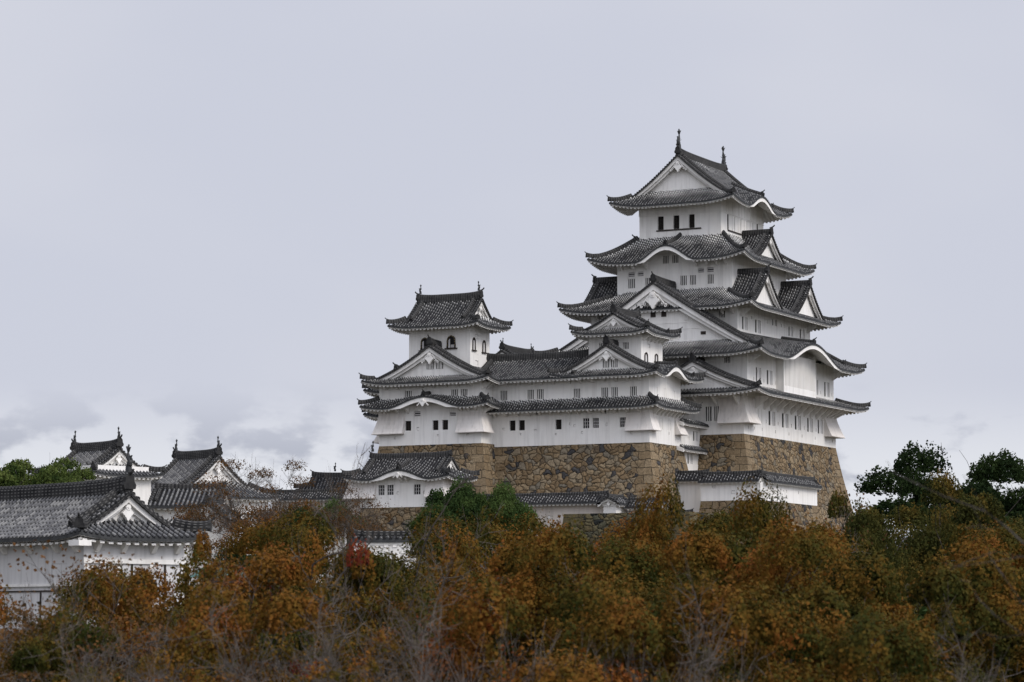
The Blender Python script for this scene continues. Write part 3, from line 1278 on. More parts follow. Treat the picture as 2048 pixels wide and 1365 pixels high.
def brackets(parent, face, plane, ss, ztop, reach=1.15, drop=1.15, mat='plaster'):
    """triangular plastered brackets carrying the eaves, one object each (shared mesh)"""
    key = (face, round(reach, 2), round(drop, 2))
    if key not in _bracket:
        mb = MB()
        w = 0.11
        prof = [(0.0, 0.0), (reach, 0.0), (reach, -0.16), (0.13, -drop), (0.0, -drop)]

        def P(o, s, z):
            return (s, -o, z) if face == 'F' else (o, s, z)
        a = [P(o, -w, z) for o, z in prof]
        b = [P(o, w, z) for o, z in prof]
        mb.face(a)
        mb.face(b[::-1])
        for i in range(len(prof)):
            j = (i + 1) % len(prof)
            mb.face([a[j], a[i], b[i], b[j]])
        first = mb.build('eave_bracket', M[mat], parent)
        _bracket[key] = first.data
        col.objects.unlink(first)
        bpy.data.objects.remove(first)
    for s_ in ss:
        o = bpy.data.objects.new('eave_bracket', _bracket[key])
        col.objects.link(o)
        o.parent = parent
        o.location = (s_, plane, ztop) if face == 'F' else (plane, s_, ztop)


def stone_base(name, x0, x1, y0, y1, zt, zb, label, parent=None, k1=0.16, k2=0.006, mat='stone', k1s=None):
    """battered stone base: faces lean out towards the foot in a curve"""
    mb = MB()
    H = zt - zb
    nz = max(3, int(H / 0.8))
    out = lambda h: k1 * h + k2 * h * h

    def edge(h):
        o = out(h)
        return x0 - o, x1 + o, y0 - o, y1 + o
    for fc in 'FRBL':
        for i in range(nz):
            h0, h1 = H * i / nz, H * (i + 1) / nz
            L0 = (x1 - x0) if fc in 'FB' else (y1 - y0)
            n = max(2, int(L0 / 0.9))
            for j in range(n):
                q = []
                uv = []
                wr = []
                for (h, f) in ((h1, j / n), (h1, (j + 1) / n), (h0, (j + 1) / n), (h0, j / n)):
                    a, b, c, d = edge(h)
                    z = zt - h
                    if fc == 'F':
                        p = (a + (b - a) * f, c, z)
                        s = p[0]
                        e = min(s - a, b - s)
                    elif fc == 'B':
                        p = (b + (a - b) * f, d, z)
                        s = p[0]
                        e = min(s - a, b - s)
                    elif fc == 'R':
                        p = (b, c + (d - c) * f, z)
                        s = p[1] + 57
                        e = min(p[1] - c, d - p[1])
                    else:
                        p = (a, d + (c - d) * f, z)
                        s = p[1] + 91
                        e = min(p[1] - c, d - p[1])
                    nn = noise.noise((p[0] * 0.9, p[1] * 0.9, p[2] * 0.9)) * 0.10 if 0 < h < H and 0 < f < 1 else 0
                    if fc in 'FB':
                        p = (p[0], p[1] + nn, p[2])
                    else:
                        p = (p[0] + nn, p[1], p[2])
                    q.append(p)
                    uv.append((s, z))
                    wr.append((e, 0))
                mb.face(q, 0, uv, wr)
    a, b, c, d = x0, x1, y0, y1
    mb.face([(a, c, zt), (b, c, zt), (b, d, zt), (a, d, zt)], 0, [(a, c), (b, c), (b, d), (a, d)], [(9, 0)] * 4)
    return mb.build(name, M[mat], parent)

# ------------------------------------------------------------ the main keep
KX, KY = -10.8, 14.25
keep = thing('castle_keep', 'tallest white castle keep with five tiers of grey tiled roofs on a brown stone base', 'castle keep')
stone_k = stone_base('stone_base', -21.6, 0.0, 0.0, 28.5, 29.0, 13.0, '')
tag(stone_k, 'tall curved brown stone base under the tallest keep', 'stone base')

w1 = storey('storey_wall', keep, -21.6, 0.0, 0.0, 28.5, 29.0, 33.9, {
    'F': [(-4.55, -3.82, 30.5, 32.1, 'tallbars'), (-3.52, -2.93, 30.5, 32.1, 'tallbars'), (-8.2, -7.4, 30.5, 32.1, 'tallbars')],
    'R': [(4.15, 5.24, 30.4, 32.0, 'half'), (7.29, 9.27, 30.4, 32.0, 'shutter'), (11.32, 13.29, 30.4, 32.0, 'shutter'),
          (15.28, 17.24, 30.4, 32.0, 'shutter'), (19.22, 21.01, 30.4, 32.0, 'shutter'), (22.6, 24.3, 30.4, 32.0, 'shutter')]
    + [(y, y + 0.22, 30.55, 30.95, 'blank') for y in (3.5, 6.4, 10.0, 14.1, 18.1, 21.9)]
    + [(y, y + 0.2, 29.6, 29.95, 'blank') for y in (1.2, 3.0, 5.2, 9.2, 13.3, 17.4, 21.6, 25.1, 27.2)]})
w2 = storey('storey_wall', keep, -21.7, 0.1, 0.8, 27.7, 33.2, 38.55, {
    'R': [(3.36, 4.9, 35.0, 36.55, 'shutter'), (6.6, 8.3, 34.9, 36.5, 'shutter'), (21.3, 22.6, 34.85, 36.55, 'shutter'), (24.6, 26.3, 34.85, 36.55, 'shutter')]
    + [(y, y + 0.2, 35.0, 35.4, 'blank') for y in (2.6, 5.6, 9.0, 23.3, 27.0)],
    'F': [(-2.6, -1.9, 36.9, 37.6, 'bars')]})
w3 = storey('storey_wall', keep, -19.8, -1.9, 3.0, 25.4, 38.4, 44.1, {
    'F': [(-4.13, -3.39, 42.2, 42.95, 'bars'), (-17.4, -16.6, 42.2, 42.95, 'bars')],
    'R': [(4.36, 6.0, 40.95, 42.4, 'shutter'), (8.21, 9.9, 40.95, 42.4, 'shutter'), (13.4, 14.8, 42.25, 42.95, 'shutter'),
          (18.46, 19.9, 41.5, 42.6, 'shutter'), (22.05, 23.7, 41.3, 42.6, 'shutter')]
    + [(y, y + 0.22, 42.3, 42.65, 'blank') for y in (3.6, 7.0, 11.9, 16.1, 17.2)]})
w4 = storey('storey_wall', keep, -17.9, -3.7, 6.0, 22.5, 43.5, 50.1, {
    'F': [(-16.53, -15.68, 46.45, 47.55, 'bars'), (-14.4, -13.6, 46.45, 47.55, 'bars'), (-10.06, -9.27, 46.45, 47.55, 'bars'), (-8.87, -8.14, 46.45, 47.55, 'bars'),
          (-6.7, -5.98, 46.45, 47.5, 'bars'), (-16.53, -15.72, 47.8, 48.3, 'vent'), (-15.36, -14.61, 47.8, 48.3, 'vent'),
          (-7.88, -7.15, 47.8, 48.3, 'vent'), (-6.74, -5.97, 47.8, 48.3, 'vent'), (-12.2, -11.5, 49.05, 49.95, 'bars'), (-11.04, -10.3, 49.05, 49.95, 'bars')],
    'R': [(8.3, 9.5, 46.4, 47.8, 'shutter'), (12.2, 13.6, 46.5, 47.8, 'shutter'), (15.0, 16.4, 46.5, 47.8, 'shutter')]})
w5 = storey('storey_wall', keep, -15.9, -5.8, 7.8, 20.7, 50.2, 57.0, {
    'F': [(-13.61, -12.87, 53.2, 54.77, 'grid'), (-11.66, -10.92, 53.2, 54.77, 'grid'), (-9.74, -9.03, 53.2, 54.77, 'grid')],
    'R': [(a, a + 1.25, 53.05, 54.75, 'half') for a in (9.94, 11.8, 13.66, 15.52, 17.3)]})
# raised courses, sills and sliding leaves of the top storey
mb = MB()
for x0, x1 in ((-12.83, -11.70), (-10.88, -9.78), (-8.99, -8.25)):
    mb.box(x0, x1, 7.755, 7.80, 53.22, 54.75)
mb.box(-15.94, -5.76, 7.73, 7.797, 54.86, 54.96)
mb.box(-5.797, -5.73, 7.73, 20.74, 54.86, 54.96)
for x in (-15.85, -14.1, -10.85, -7.6, -6.0):
    mb.box(x - 0.11, x + 0.11, 7.76, 7.797, 54.963, 56.4)
for y in (8.0, 9.6, 11.4, 13.2, 15.0, 16.8, 18.6, 20.4):
    mb.box(-5.797, -5.75, y - 0.1, y + 0.1, 54.963, 56.4)
mb.build('timber_course', M['plaster'], w5)
mb = MB()
mb.box(-13.75, -8.2, 7.68, 7.795, 53.03, 53.17)
mb.box(-5.795, -5.68, 9.75, 18.75, 52.88, 53.02)
mb.box(-5.795, -5.72, 9.70, 9.86, 53.03, 54.78)
mb.box(-5.795, -5.72, 18.62, 18.76, 53.03, 54.78)
mb.build('window_sill', M['wood'], w5)
# the lattice bay over the south front
mb = MB()
by0, by1, bx = 9.3, 19.4, 1.05
mb.box(0.1, bx, by0, by1, 34.0, 34.95)
mb.box(0.1, bx - 0.14, by0 + 0.15, by1 - 0.15, 34.953, 38.6)
mb.box(0.103, bx, by0, by0 + 0.28, 34.953, 38.9)
mb.box(0.103, bx, by1 - 0.28, by1, 34.953, 38.9)
n = 25
for i in range(n):
    y = by0 + 0.45 + (by1 - by0 - 0.9) * i / (n - 1)
    mb.box(bx - 0.137, bx - 0.01, y - 0.10, y + 0.10, 34.956, 38.5)
mb.build('lattice_bay', M['plaster'], keep)

chute(keep, -2.85, 0.02, -0.02, 2.7, 30.25, 33.0, fx=0.95, fy=0.75)
chute(keep, -0.3, 0.02, 24.6, 28.52, 30.25, 33.0, fx=0.95, ly=0.5)
brackets(keep, 'R', 0.0, [3.4, 5.9, 7.9, 9.9, 12.0, 14.1, 16.1, 18.1, 20.1, 22.0, 23.8], 33.35, 1.6, 1.35)
brackets(keep, 'R', 0.0, [25.4, 26.7, 27.9], 33.35, 1.9, 1.0)
brackets(keep, 'F', 0.0, [-5.4, -3.2, -0.6], 33.35, 1.6, 1.2)
brackets(keep, 'R', -1.9, [4.0, 24.5], 43.25, 1.2, 0.9)
brackets(keep, 'R', 0.1, [1.3, 27.2], 37.8, 1.4, 0.9)
brackets(keep, 'F', 6.0, [-17.3, -15.8, -14.2, -8.0, -6.7, -5.5, -4.4], 49.35, 1.1, 0.85)
brackets(keep, 'F', 3.0, [-18.8, -17.0, -5.5, -3.6, -2.4], 43.35, 1.1, 0.8)

r1 = Roof(KX, KY, 13.9, 17.35, 33.40, 0.30, 0.016, 3.1, lx=3.1, ly=3.95, lift=0.55)
o = r1.build('lowest_tier_roof', keep)
Dormer(r1, 'F', 5.7, 8.1, 37.05, 33.75, 0.85, k=0.38, eb=3.95).build(o)
r2 = Roof(KX, KY, 13.8, 16.35, 37.75, 0.55, 0.0045, 2.9, 'hipgable', axis='Y', g=2.1, inset=1.0, lift=0.75, kara={'R': [(0, 8.7, 2.15, 5.2)], 'L': [(0, 8.7, 2.15, 5.2)]})
o2 = r2.build('great_gable_roof', keep)
r3 = Roof(KX, KY, 11.75, 14.0, 43.25, 0.40, 0.012, 2.8, lx=4.65, ly=5.8, lift=0.75)
o3 = r3.build('third_tier_roof', keep)
for sd in 'RL':
    for t in (-6.6, 6.6):
        Dormer(r3, sd, t, 4.5, 47.6, 43.75, 1.0, k=0.30, eb=4.7).build(o3)
r4 = Roof(KX, KY, 9.7, 10.85, 49.05, 0.55, 0.040, 2.6, lx=4.65, ly=4.45, lift=0.95, kara={'F': [(0.0, 3.7, 1.75, 4.6)], 'B': [(0.0, 3.7, 1.75, 4.6)]})
o4 = r4.build('fourth_tier_roof', keep)
for sd in 'RL':
    Dormer(r4, sd, 0.0, 4.2, 52.9, 49.75, 1.1, k=0.32, eb=4.7).build(o4)
r5 = Roof(KX - 0.05, KY, 7.7, 9.05, 55.75, 0.60, 0.022, 2.6, 'hipgable', axis='Y', g=2.0, inset=0.9, lift=0.8, kara={'R': [(0, 4.3, 1.45, 5.0)], 'L': [(0, 4.3, 1.45, 5.0)]})
o5 = r5.build('top_roof', keep)
for p, sg in zip(r5.ridge_ends, (-1, 1)):
    fish(o5, (p[0], p[1] - sg * 0.35, p[2] + 0.95), (0, sg), 0.98)
# louvres and timber lines on the great gable wall
yg = KY - 16.35 + 3.1
for (a, b, c, d) in ((-11.5, -10.9, 42.4, 43.1), (-10.2, -9.6, 42.4, 43.1), (-5.45, -4.85, 40.2, 40.55), (-9.4, -7.9, 40.0, 40.65)):
    mb = MB()
    mb.box(a, b, yg - 0.05, yg - 0.004, c, d)
    mb.build('vent_louvre', M['wood'], o2)
mb = MB()
for k in range(5):
    mb.box(-9.28 + k * 0.29, -9.14 + k * 0.29, yg - 0.12, yg - 0.053, 40.02, 40.63)
mb.box(-14.5, -7.0, yg - 0.045, yg - 0.004, 41.62, 41.68)
mb.box(-16.5, -5.4, yg - 0.045, yg - 0.004, 40.92, 40.98)
mb.box(-6.75, -6.62, yg - 0.045, yg - 0.004, 39.4, 40.90)
mb.box(-7.4, -6.9, yg - 0.07, yg - 0.004, 41.9, 42.55)
mb.build('timber_course', M['plaster'], o2)
# small barred window in the gable over the lowest tier
yg1 = KY - 17.35 + 0.85 + 0.7
mb = MB()
mb.box(-4.95, -4.1, yg1 - 0.03, yg1 - 0.004, 34.75, 35.5, 0)
for k in range(3):
    mb.box(-4.80 + k * 0.24, -4.69 + k * 0.24, yg1 - 0.08, yg1 - 0.033, 34.75, 35.5, 1)
mb.build('barred_window', [M['dark'], M['plaster']], o)

# ------------------------------------------------------------ west small keep (in front of the main keep)
nishi = thing('small_keep', 'small white keep with arched windows joined to the corridor, in front of the tallest keep', 'castle tower', group='small keeps of the castle')
Y0, X1 = -14.0, -5.0
XJ = -14.8       # joint with the corridor
bars = 'bars'
nw1 = storey('storey_wall', nishi, XJ, X1, Y0, -5.7, 27.3, 31.6, {
    'F': [(-12.76, -12.03, 29.1, 30.17, 'lattice'), (-11.62, -10.9, 29.1, 30.17, 'lattice'), (-8.45, -7.73, 29.1, 30.13, 'lattice'), (-10.66, -10.0, 30.6, 30.95, 'vent'),
          (-14.4, -14.15, 29.5, 29.75, 'blank'), (-13.9, -13.65, 29.3, 29.55, 'blank'), (-10.1, -9.85, 29.3, 29.6, 'blank'), (-13.0, -12.75, 28.55, 28.8, 'blank'), (-7.2, -6.95, 28.3, 28.6, 'blank')],
    'R': [(-11.3, -10.6, 28.95, 30.1, 'half'), (-9.18, -8.44, 28.95, 30.1, 'half'), (-9.0, -8.8, 28.5, 28.75, 'blank')]})
nw2 = storey('storey_wall', nishi, XJ, X1, Y0, -5.7, 31.5, 34.75, {
    'F': [(-13.86, -13.09, 32.38, 33.39, bars), (-10.6, -9.81, 32.35, 33.37, bars), (-9.43, -8.67, 32.35, 33.37, bars), (-7.24, -6.47, 32.35, 33.37, bars)],
    'R': [(-12.31, -11.8, 32.35, 33.39, 'half'), (-10.22, -9.54, 32.3, 33.35, 'half'), (-7.85, -7.3, 32.3, 33.34, 'half')]})
nw3 = storey('storey_wall', nishi, -13.0, -6.84, -12.0, -6.35, 34.0, 39.35, {
    'F': [(-11.76, -11.06, 37.6, 38.36, bars), (-8.95, -8.28, 37.6, 38.33, bars)],
    'R': [(-10.22, -9.6, 37.8, 38.25, 'blank')]})
bell_window(nw3, 'R', -6.84, -11.2, -10.3, 36.1, 37.3)
bell_window(nw3, 'R', -6.84, -8.5, -7.65, 36.5, 37.35)
chute(nishi, -7.7, -4.98, -14.02, -12.4, 28.75, 30.7, fx=0.65, fy=0.45)
chute(nishi, -5.3, -4.98, -7.4, -5.65, 28.7, 30.7, fx=0.7, ly=0.3)
brackets(nishi, 'F', Y0, [-14.3, -13.2, -11.9, -10.3, -8.9, -7.5, -6.1], 31.15, 0.75, 0.55)
brackets(nishi, 'F', Y0, [-14.3, -13.0, -11.6, -10.2, -8.8, -7.4, -6.0], 34.45, 0.75, 0.5)
brackets(nishi, 'R', X1, [-13.0, -12.0, -11.0, -10.0, -9.0, -8.0, -7.0, -6.2], 31.15, 0.8, 0.75)
brackets(nishi, 'R', -6.84, [-11.4, -10.4, -9.4, -8.4, -7.4, -6.6], 39.1, 0.8, 0.6)
cxa, hxa = (-26.0 + X1) / 2, (X1 + 26.0) / 2 + 1.6
nr1 = Roof(cxa, -9.85, hxa, 5.75, 31.15, 0.72, 0.0, 1.6, lx=1.62, ly=1.62, lift=0.35, liftc=3.0, clip={'F': (XJ - cxa, hxa), 'B': (-hxa, cxa - XJ)}, sides='FRB')
o = nr1.build('lower_skirt_roof', nishi)
nr2 = Roof(-9.7, -9.3, 6.3, 6.36, 34.56, 0.40, 0.020, 1.6, 'hipgable', axis='Y', g=0.9, inset=0.75, lift=0.45, liftc=3.0, kara={'R': [(-0.9, 3.3, 1.15, 3.0)]})
o = nr2.build('gable_roof', nishi)
mb = MB()
yg = -9.3 - 6.36 + 1.65
for a in (-10.38, -9.40):
    mb.box(a, a + 0.72, yg - 0.03, yg - 0.004, 35.5, 36.35, 0)
    for k in range(3):
        mb.box(a + 0.13 + k * 0.2, a + 0.23 + k * 0.2, yg - 0.08, yg - 0.033, 35.5, 36.35, 1)
mb.build('barred_window', [M['dark'], M['plaster']], o)
nr3 = Roof(-9.92, -9.18, 4.55, 4.3, 39.25, 0.34, 0.035, 1.45, 'hipgable', axis='Y', g=1.0, inset=0.6, lift=0.5, liftc=2.6, pitch=0.29)
o = nr3.build('top_roof', nishi)
for p, sg in zip(nr3.ridge_ends, (-1, 1)):
    fish(o, (p[0], p[1] - sg * 0.25, p[2] + 0.62), (0, sg), 0.36)

# ------------------------------------------------------------ corridor between the small keeps
corr = thing('corridor_wing', 'long white two-storey corridor wing joining the two small keeps', 'castle wing')
XC = -24.6
storey('storey_wall', corr, XC, XJ - 0.004, Y0, -7.5, 27.3, 31.6, {
    'F': [(-21.55, -20.84, 29.12, 30.22, 'grid'), (-20.41, -19.71, 29.12, 30.22, 'grid'), (-16.03, -15.31, 29.08, 30.15, 'grid'), (-18.37, -17.68, 30.7, 31.05, 'vent'),
          (-18.6, -18.25, 29.0, 29.2, 'blank'), (-22.4, -22.1, 29.2, 29.45, 'blank'), (-16.1, -15.85, 28.5, 28.7, 'blank'), (-20.3, -20.1, 28.6, 28.8, 'blank')]})
storey('storey_wall', corr, XC, XJ - 0.004, Y0, -7.5, 31.5, 34.75, {
    'F': [(-22.65, -21.84, 32.42, 33.49, bars), (-19.38, -18.62, 32.42, 33.48, bars), (-18.25, -17.45, 32.42, 33.49, bars)]})
brackets(corr, 'F', Y0, [-23.2, -21.9, -20.5, -19.1, -17.8, -16.5, -15.5], 31.15, 0.75, 0.55)
brackets(corr, 'F', Y0, [-23.2, -21.8, -20.4, -19.0, -17.6, -16.2], 34.45, 0.75, 0.5)
cr1 = Roof(cxa, -9.85, hxa, 5.75, 31.15, 0.72, 0.0, 1.6, lx=1.62, ly=1.62, lift=0.35, liftc=3.0, clip={'F': (-24.0 - cxa, XJ - cxa), 'B': (cxa - XJ, cxa + 24.0)}, sides='FB')
cr1.build('lower_skirt_roof', corr)
cr2 = Roof((-26.2 - 12.6) / 2, -10.5, 6.8, 5.1, 34.50, 0.40, 0.022, 1.6, 'gable', axis='X', lift=0.0)
cr2.build('ridge_roof', corr)

# ------------------------------------------------------------ north-west small keep
inui = thing('small_keep', 'small white keep at the left end of the corridor with gilt-studded bell windows', 'castle tower', group='small keeps of the castle')
IY = -16.7
iw1 = storey('storey_wall', inui, -36.2, -23.6, IY, -6.0, 27.6, 32.3, {
    'F': [(-32.96, -32.2, 29.3, 30.37, 'grid'), (-29.55, -28.83, 29.27, 30.33, 'grid'), (-28.36, -27.64, 29.27, 30.33, 'grid'), (-31.83, -31.05, 30.87, 31.4, 'vent'), (-27.43, -26.67, 30.75, 31.15, 'vent'),
          (-31.5, -31.2, 29.3, 29.65, 'blank'), (-29.0, -28.75, 28.6, 28.8, 'blank'), (-34.3, -34.1, 28.4, 28.7, 'blank'), (-25.4, -25.1, 28.6, 28.8, 'blank')]})
iw2 = storey('storey_wall', inui, -36.2, -23.6, IY, -6.0, 32.1, 34.75, {
    'F': [(-32.98, -32.15, 32.6, 33.67, bars), (-27.28, -26.47, 32.6, 33.6, bars), (-26.1, -25.29, 32.6, 33.6, bars)]})
iw3 = storey('storey_wall', inui, -33.6, -26.0, -14.7, -10.1, 34.5, 41.0, {
    'R': [(-13.45, -12.85, 39.4, 39.85, 'blank'), (-13.49, -12.79, 36.5, 37.0, 'blank')]})
bell_window(iw3, 'F', -14.7, -32.15, -31.05, 38.25, 39.65)
bell_window(iw3, 'F', -14.7, -28.9, -27.75, 38.35, 39.75)
bell_window(iw3, 'R', -26.0, -14.25, -13.5, 38.1, 39.5)
bell_window(iw3, 'R', -26.0, -11.9, -11.1, 38.05, 39.4)
# rear wing that stands out to the left
storey('storey_wall', inui, -39.3, -34.0, -10.5, -5.0, 25.5, 34.0)
wr1 = Roof(-36.6, -7.7, 4.3, 4.4, 31.35, 0.70, 0.0, 1.6, lx=1.62, ly=1.62, lift=0.5, liftc=3.0)
wr1.build('lower_skirt_roof', inui)
wr2 = Roof(-36.6, -7.7, 4.3, 4.4, 34.05, 0.50, 0.02, 1.6, 'hipgable', axis='X', g=1.6, inset=0.6, lift=0.5, liftc=3.0)
wr2.build('wing_roof', inui)
chute(inui, -39.3, -36.0, -10.55, -9.0, 28.6, 31.0, lx=0.9, fy=0.5)
chute(inui, -36.22, -33.0, IY - 0.02, IY + 1.4, 29.05, 31.4, fy=0.6, lx=0.55)
chute(inui, -26.45, -23.58, IY - 0.02, IY + 1.8, 28.95, 31.1, fy=0.55, fx=0.6)
brackets(inui, 'F', IY, [-35.4, -33.8, -32.5, -26.0, -25.0, -24.2], 31.75, 0.75, 0.55)
brackets(inui, 'F', IY, [-35.3, -33.8, -32.3, -30.8, -29.3, -27.8, -26.3, -24.8], 34.35, 0.75, 0.5)
brackets(inui, 'R', -23.6, [-16.2, -15.4], 34.35, 0.9, 0.7)
brackets(inui, 'R', -23.6, [-16.2, -15.4], 31.65, 0.9, 0.7)
ir1 = Roof(-29.9, -11.35, 7.9, 6.95, 31.70, 0.66, 0.0, 1.6, lx=1.62, ly=1.62, lift=0.45, liftc=3.0, kara={'F': [(0.0, 4.6, 1.15, 2.2)]})
o = ir1.build('lower_skirt_roof', inui)
pendant(o, (-29.9, -18.28, 32.45), (0, -1, 0), 0.55)
ir2 = Roof(-29.75, -11.35, 7.85, 6.95, 34.40, 0.36, 0.020, 1.6, 'hipgable', axis='Y', g=1.1, inset=0.8, lift=0.6, liftc=3.5)
o = ir2.build('gable_roof', inui)
mb = MB()
yg = -11.35 - 6.95 + 1.9
for a in (-30.43, -29.26):
    mb.box(a, a + 0.84, yg - 0.03, yg - 0.004, 35.95, 36.75, 0)
    for k in range(4):
        mb.box(a + 0.12 + k * 0.18, a + 0.21 + k * 0.18, yg - 0.08, yg - 0.033, 35.95, 36.75, 1)
mb.build('barred_window', [M['dark'], M['plaster']], o)
ir3 = Roof(-29.8, -12.4, 5.6, 4.0, 40.65, 0.55, 0.065, 1.7, 'hipgable', axis='X', g=1.55, inset=0.5, lift=0.45, liftc=3.0)
o = ir3.build('top_roof', inui)
for p, sg in zip(ir3.ridge_ends, (-1, 1)):
    fish(o, (p[0] - sg * 0.3, p[1], p[2] + 0.9), (sg, 0), 0.44)

stone_w = stone_base('stone_base', -23.6, X1, Y0, -5.2, 27.4, 14.0, '')
tag(stone_w, 'brown stone base under the corridor wing and the middle small keep', 'stone base')
stone_i = stone_base('stone_base', -36.2, -23.4, IY, -5.0, 27.7, 15.0, '')
tag(stone_i, 'brown stone base under the left small keep, behind the lower gatehouse turret', 'stone base')

# ------------------------------------------------------------ stair wing between the small keep and the main keep
link = thing('stair_wing', 'narrow white stair wing with stepped little roofs between small keep and tallest keep', 'castle wing')
lw = storey('storey_wall', link, -9.5, -5.2, -5.697, -0.004, 24.2, 30.2, {
    'R': [(-3.5, -2.95, 28.25, 29.3, 'half'), (-1.9, -0.5, 28.25, 29.3, 'shutter'), (-3.48, -2.1, 25.68, 26.8, 'shutter'), (-1.2, -0.45, 25.68, 26.8, 'half')]})
for zz in (29.95, 27.15):
    rr = Roof(-8.2, -2.6, 4.1, 4.3, zz, 0.42, 0.0, 1.0, lx=1.15, ly=1.15, lift=0.12, liftc=2.0, sides='R', clip={'R': (-4.25, 3.6)})
    rr.build('step_roof', link)
for zz in (29.95, 27.15):
    mb = MB()
    mb.hexa([(-5.2, -6.95, zz - 0.1), (-4.15, -6.95, zz - 0.42), (-4.15, -6.85, zz - 0.42), (-5.2, -6.85, zz - 0.1)],
            [(-5.2, -6.95, zz + 0.42), (-4.15, -6.95, zz - 0.02), (-4.15, -6.85, zz - 0.02), (-5.2, -6.85, zz + 0.42)])
    mb.build('bargeboard', M['plaster'], link)
mb = MB()
mb.box(-9.5, -5.25, -5.69, -0.01, 14.0, 24.197)
tag(mb.build('plastered_wall', M['plaster_old']), 'plain white wall foot below the narrow stair wing', 'wall')

# ------------------------------------------------------------ east small keep, its roof showing over the corridor
east = thing('small_keep', 'small keep roof showing behind the corridor ridge, mostly hidden', 'castle tower', group='small keeps of the castle')
storey('storey_wall', east, -42.2, -35.8, 18.0, 26.0, 30.0, 39.3)
er = Roof(-38.8, 22.0, 4.6, 5.4, 38.7, 0.45, 0.03, 1.4, 'hipgable', axis='Y', g=1.2, inset=0.6, lift=0.4, liftc=2.6)
o = er.build('top_roof', east)
for p, sg in zip(er.ridge_ends, (-1, 1)):
    fish(o, (p[0], p[1] - sg * 0.25, p[2] + 0.62), (0, sg), 0.36)

# ------------------------------------------------------------ lower gatehouse turret on its stone foot
lt = thing('gatehouse_turret', 'low white turret with undulating eave standing before the left stone base', 'turret')
storey('storey_wall', lt, -32.0, -22.2, -28.0, -23.6, 20.45, 23.9, {
    'F': [(-29.85, -29.11, 21.76, 22.8, 'lattice'), (-28.78, -28.03, 21.76, 22.81, 'lattice'), (-25.61, -24.82, 21.75, 22.79, 'lattice'),
          (-27.65, -27.4, 21.8, 22.1, 'blank'), (-24.5, -24.2, 21.8, 22.1, 'blank')]})
chute(lt, -33.4, -30.1, -28.02, -26.6, 21.5, 23.4, fy=0.55, lx=0.4)
chute(lt, -24.1, -22.18, -28.02, -26.4, 21.5, 23.4, fy=0.55, fx=0.4)
lr = Roof(-27.2, -25.8, 6.3, 3.3, 23.35, 0.52, 0.060, 1.1, 'hipgable', axis='X', g=1.4, inset=0.55, lift=0.45, liftc=3.0, kara={'F': [(0.3, 3.6, 0.95, 3.2)]}, tile='tile_dark')
o = lr.build('tiled_roof', lt)
fish(o, (lr.ridge_ends[0][0] + 0.2, -25.8, lr.ridge_ends[0][2] + 0.85), (-1, 0), 0.48)
pendant(o, (-26.9, -29.12, 23.95), (0, -1, 0), 0.42)
brackets(lt, 'F', -28.0, [-26.3, -24.3, -27.0], 23.5, 0.6, 0.45)
o = stone_base('stone_base', -31.9, -22.3, -28.0, -23.0, 20.44, 14.0, '')
tag(o, 'low row of brown boulders under the gatehouse turret', 'stone base')


def roofed_wall(name, label, axis, c0, c1, at, zb, zw, rise, mat, thick=0.7, hw=0.95, loops=(), stone=None, loc=None, rot=0.0, face='F', tile='tile_dark'):
    """plastered wall with a little tiled roof; axis 'X': runs along x from c0 to c1 with its middle at y = at"""
    t = thing(name, label, 'wall', loc or (0, 0, 0), rot)
    h = thick / 2
    if axis == 'X':
        storey('wall_body', t, c0, c1, at - h, at + h, zb, zw, {'F': [(a, b, c, d, 'blank') for a, b, c, d in loops]}, mat=mat, depth=0.15)
        r = Roof((c0 + c1) / 2, at, (c1 - c0) / 2 + 0.1, hw, zw + 0.12, rise / hw, 0.0, hw - h, 'gable', axis='X', lift=0, fascia=0.10, tile=tile, rk=0.42, wings=False, ribs=0.12)
    else:
        storey('wall_body', t, at - h, at + h, c0, c1, zb, zw, {'R': [(a, b, c, d, 'blank') for a, b, c, d in loops]}, mat=mat, depth=0.15)
        r = Roof(at, (c0 + c1) / 2, hw, (c1 - c0) / 2 + 0.1, zw + 0.12, rise / hw, 0.0, hw - h, 'gable', axis='Y', lift=0, fascia=0.10, tile=tile, rk=0.42, wings=False, ribs=0.12)
    r.inset = 0.25
    r.build('tiled_roof', t)
    return t


# white walls on the terrace before the main keep
roofed_wall('roofed_wall', 'white plaster wall front with square loopholes below the corner of the tallest keep stone base', 'X', -0.75, 6.02, -10.0, 21.25, 23.15, 0.75, 'plaster',
            loops=[(0.6, 0.95, 22.6, 22.85), (2.75, 3.15, 21.95, 22.3), (4.35, 4.65, 22.5, 22.75)])
roofed_wall('roofed_wall', 'bright white side wall running back along the tallest keep stone base', 'Y', -9.55, 6.2, 5.7, 21.25, 23.15, 0.75, 'plaster',
            loops=[(-7.6, -7.4, 22.3, 22.6), (-5.6, -5.4, 22.3, 22.6), (-3.0, -2.8, 22.3, 22.6), (0.5, 0.7, 22.3, 22.6)])
roofed_wall('roofed_wall', 'short shaded white wall against the right edge of the middle stone base', 'X', -4.9, -0.75, -8.2, 17.0, 23.45, 0.75, 'plaster')
o = stone_base('stone_base', -0.75, 6.05, -10.36, 6.2, 21.24, 15.0, '', k1=0.12, k2=0.0)
tag(o, 'low brown stone footing under the white wall before the tallest keep', 'stone base')

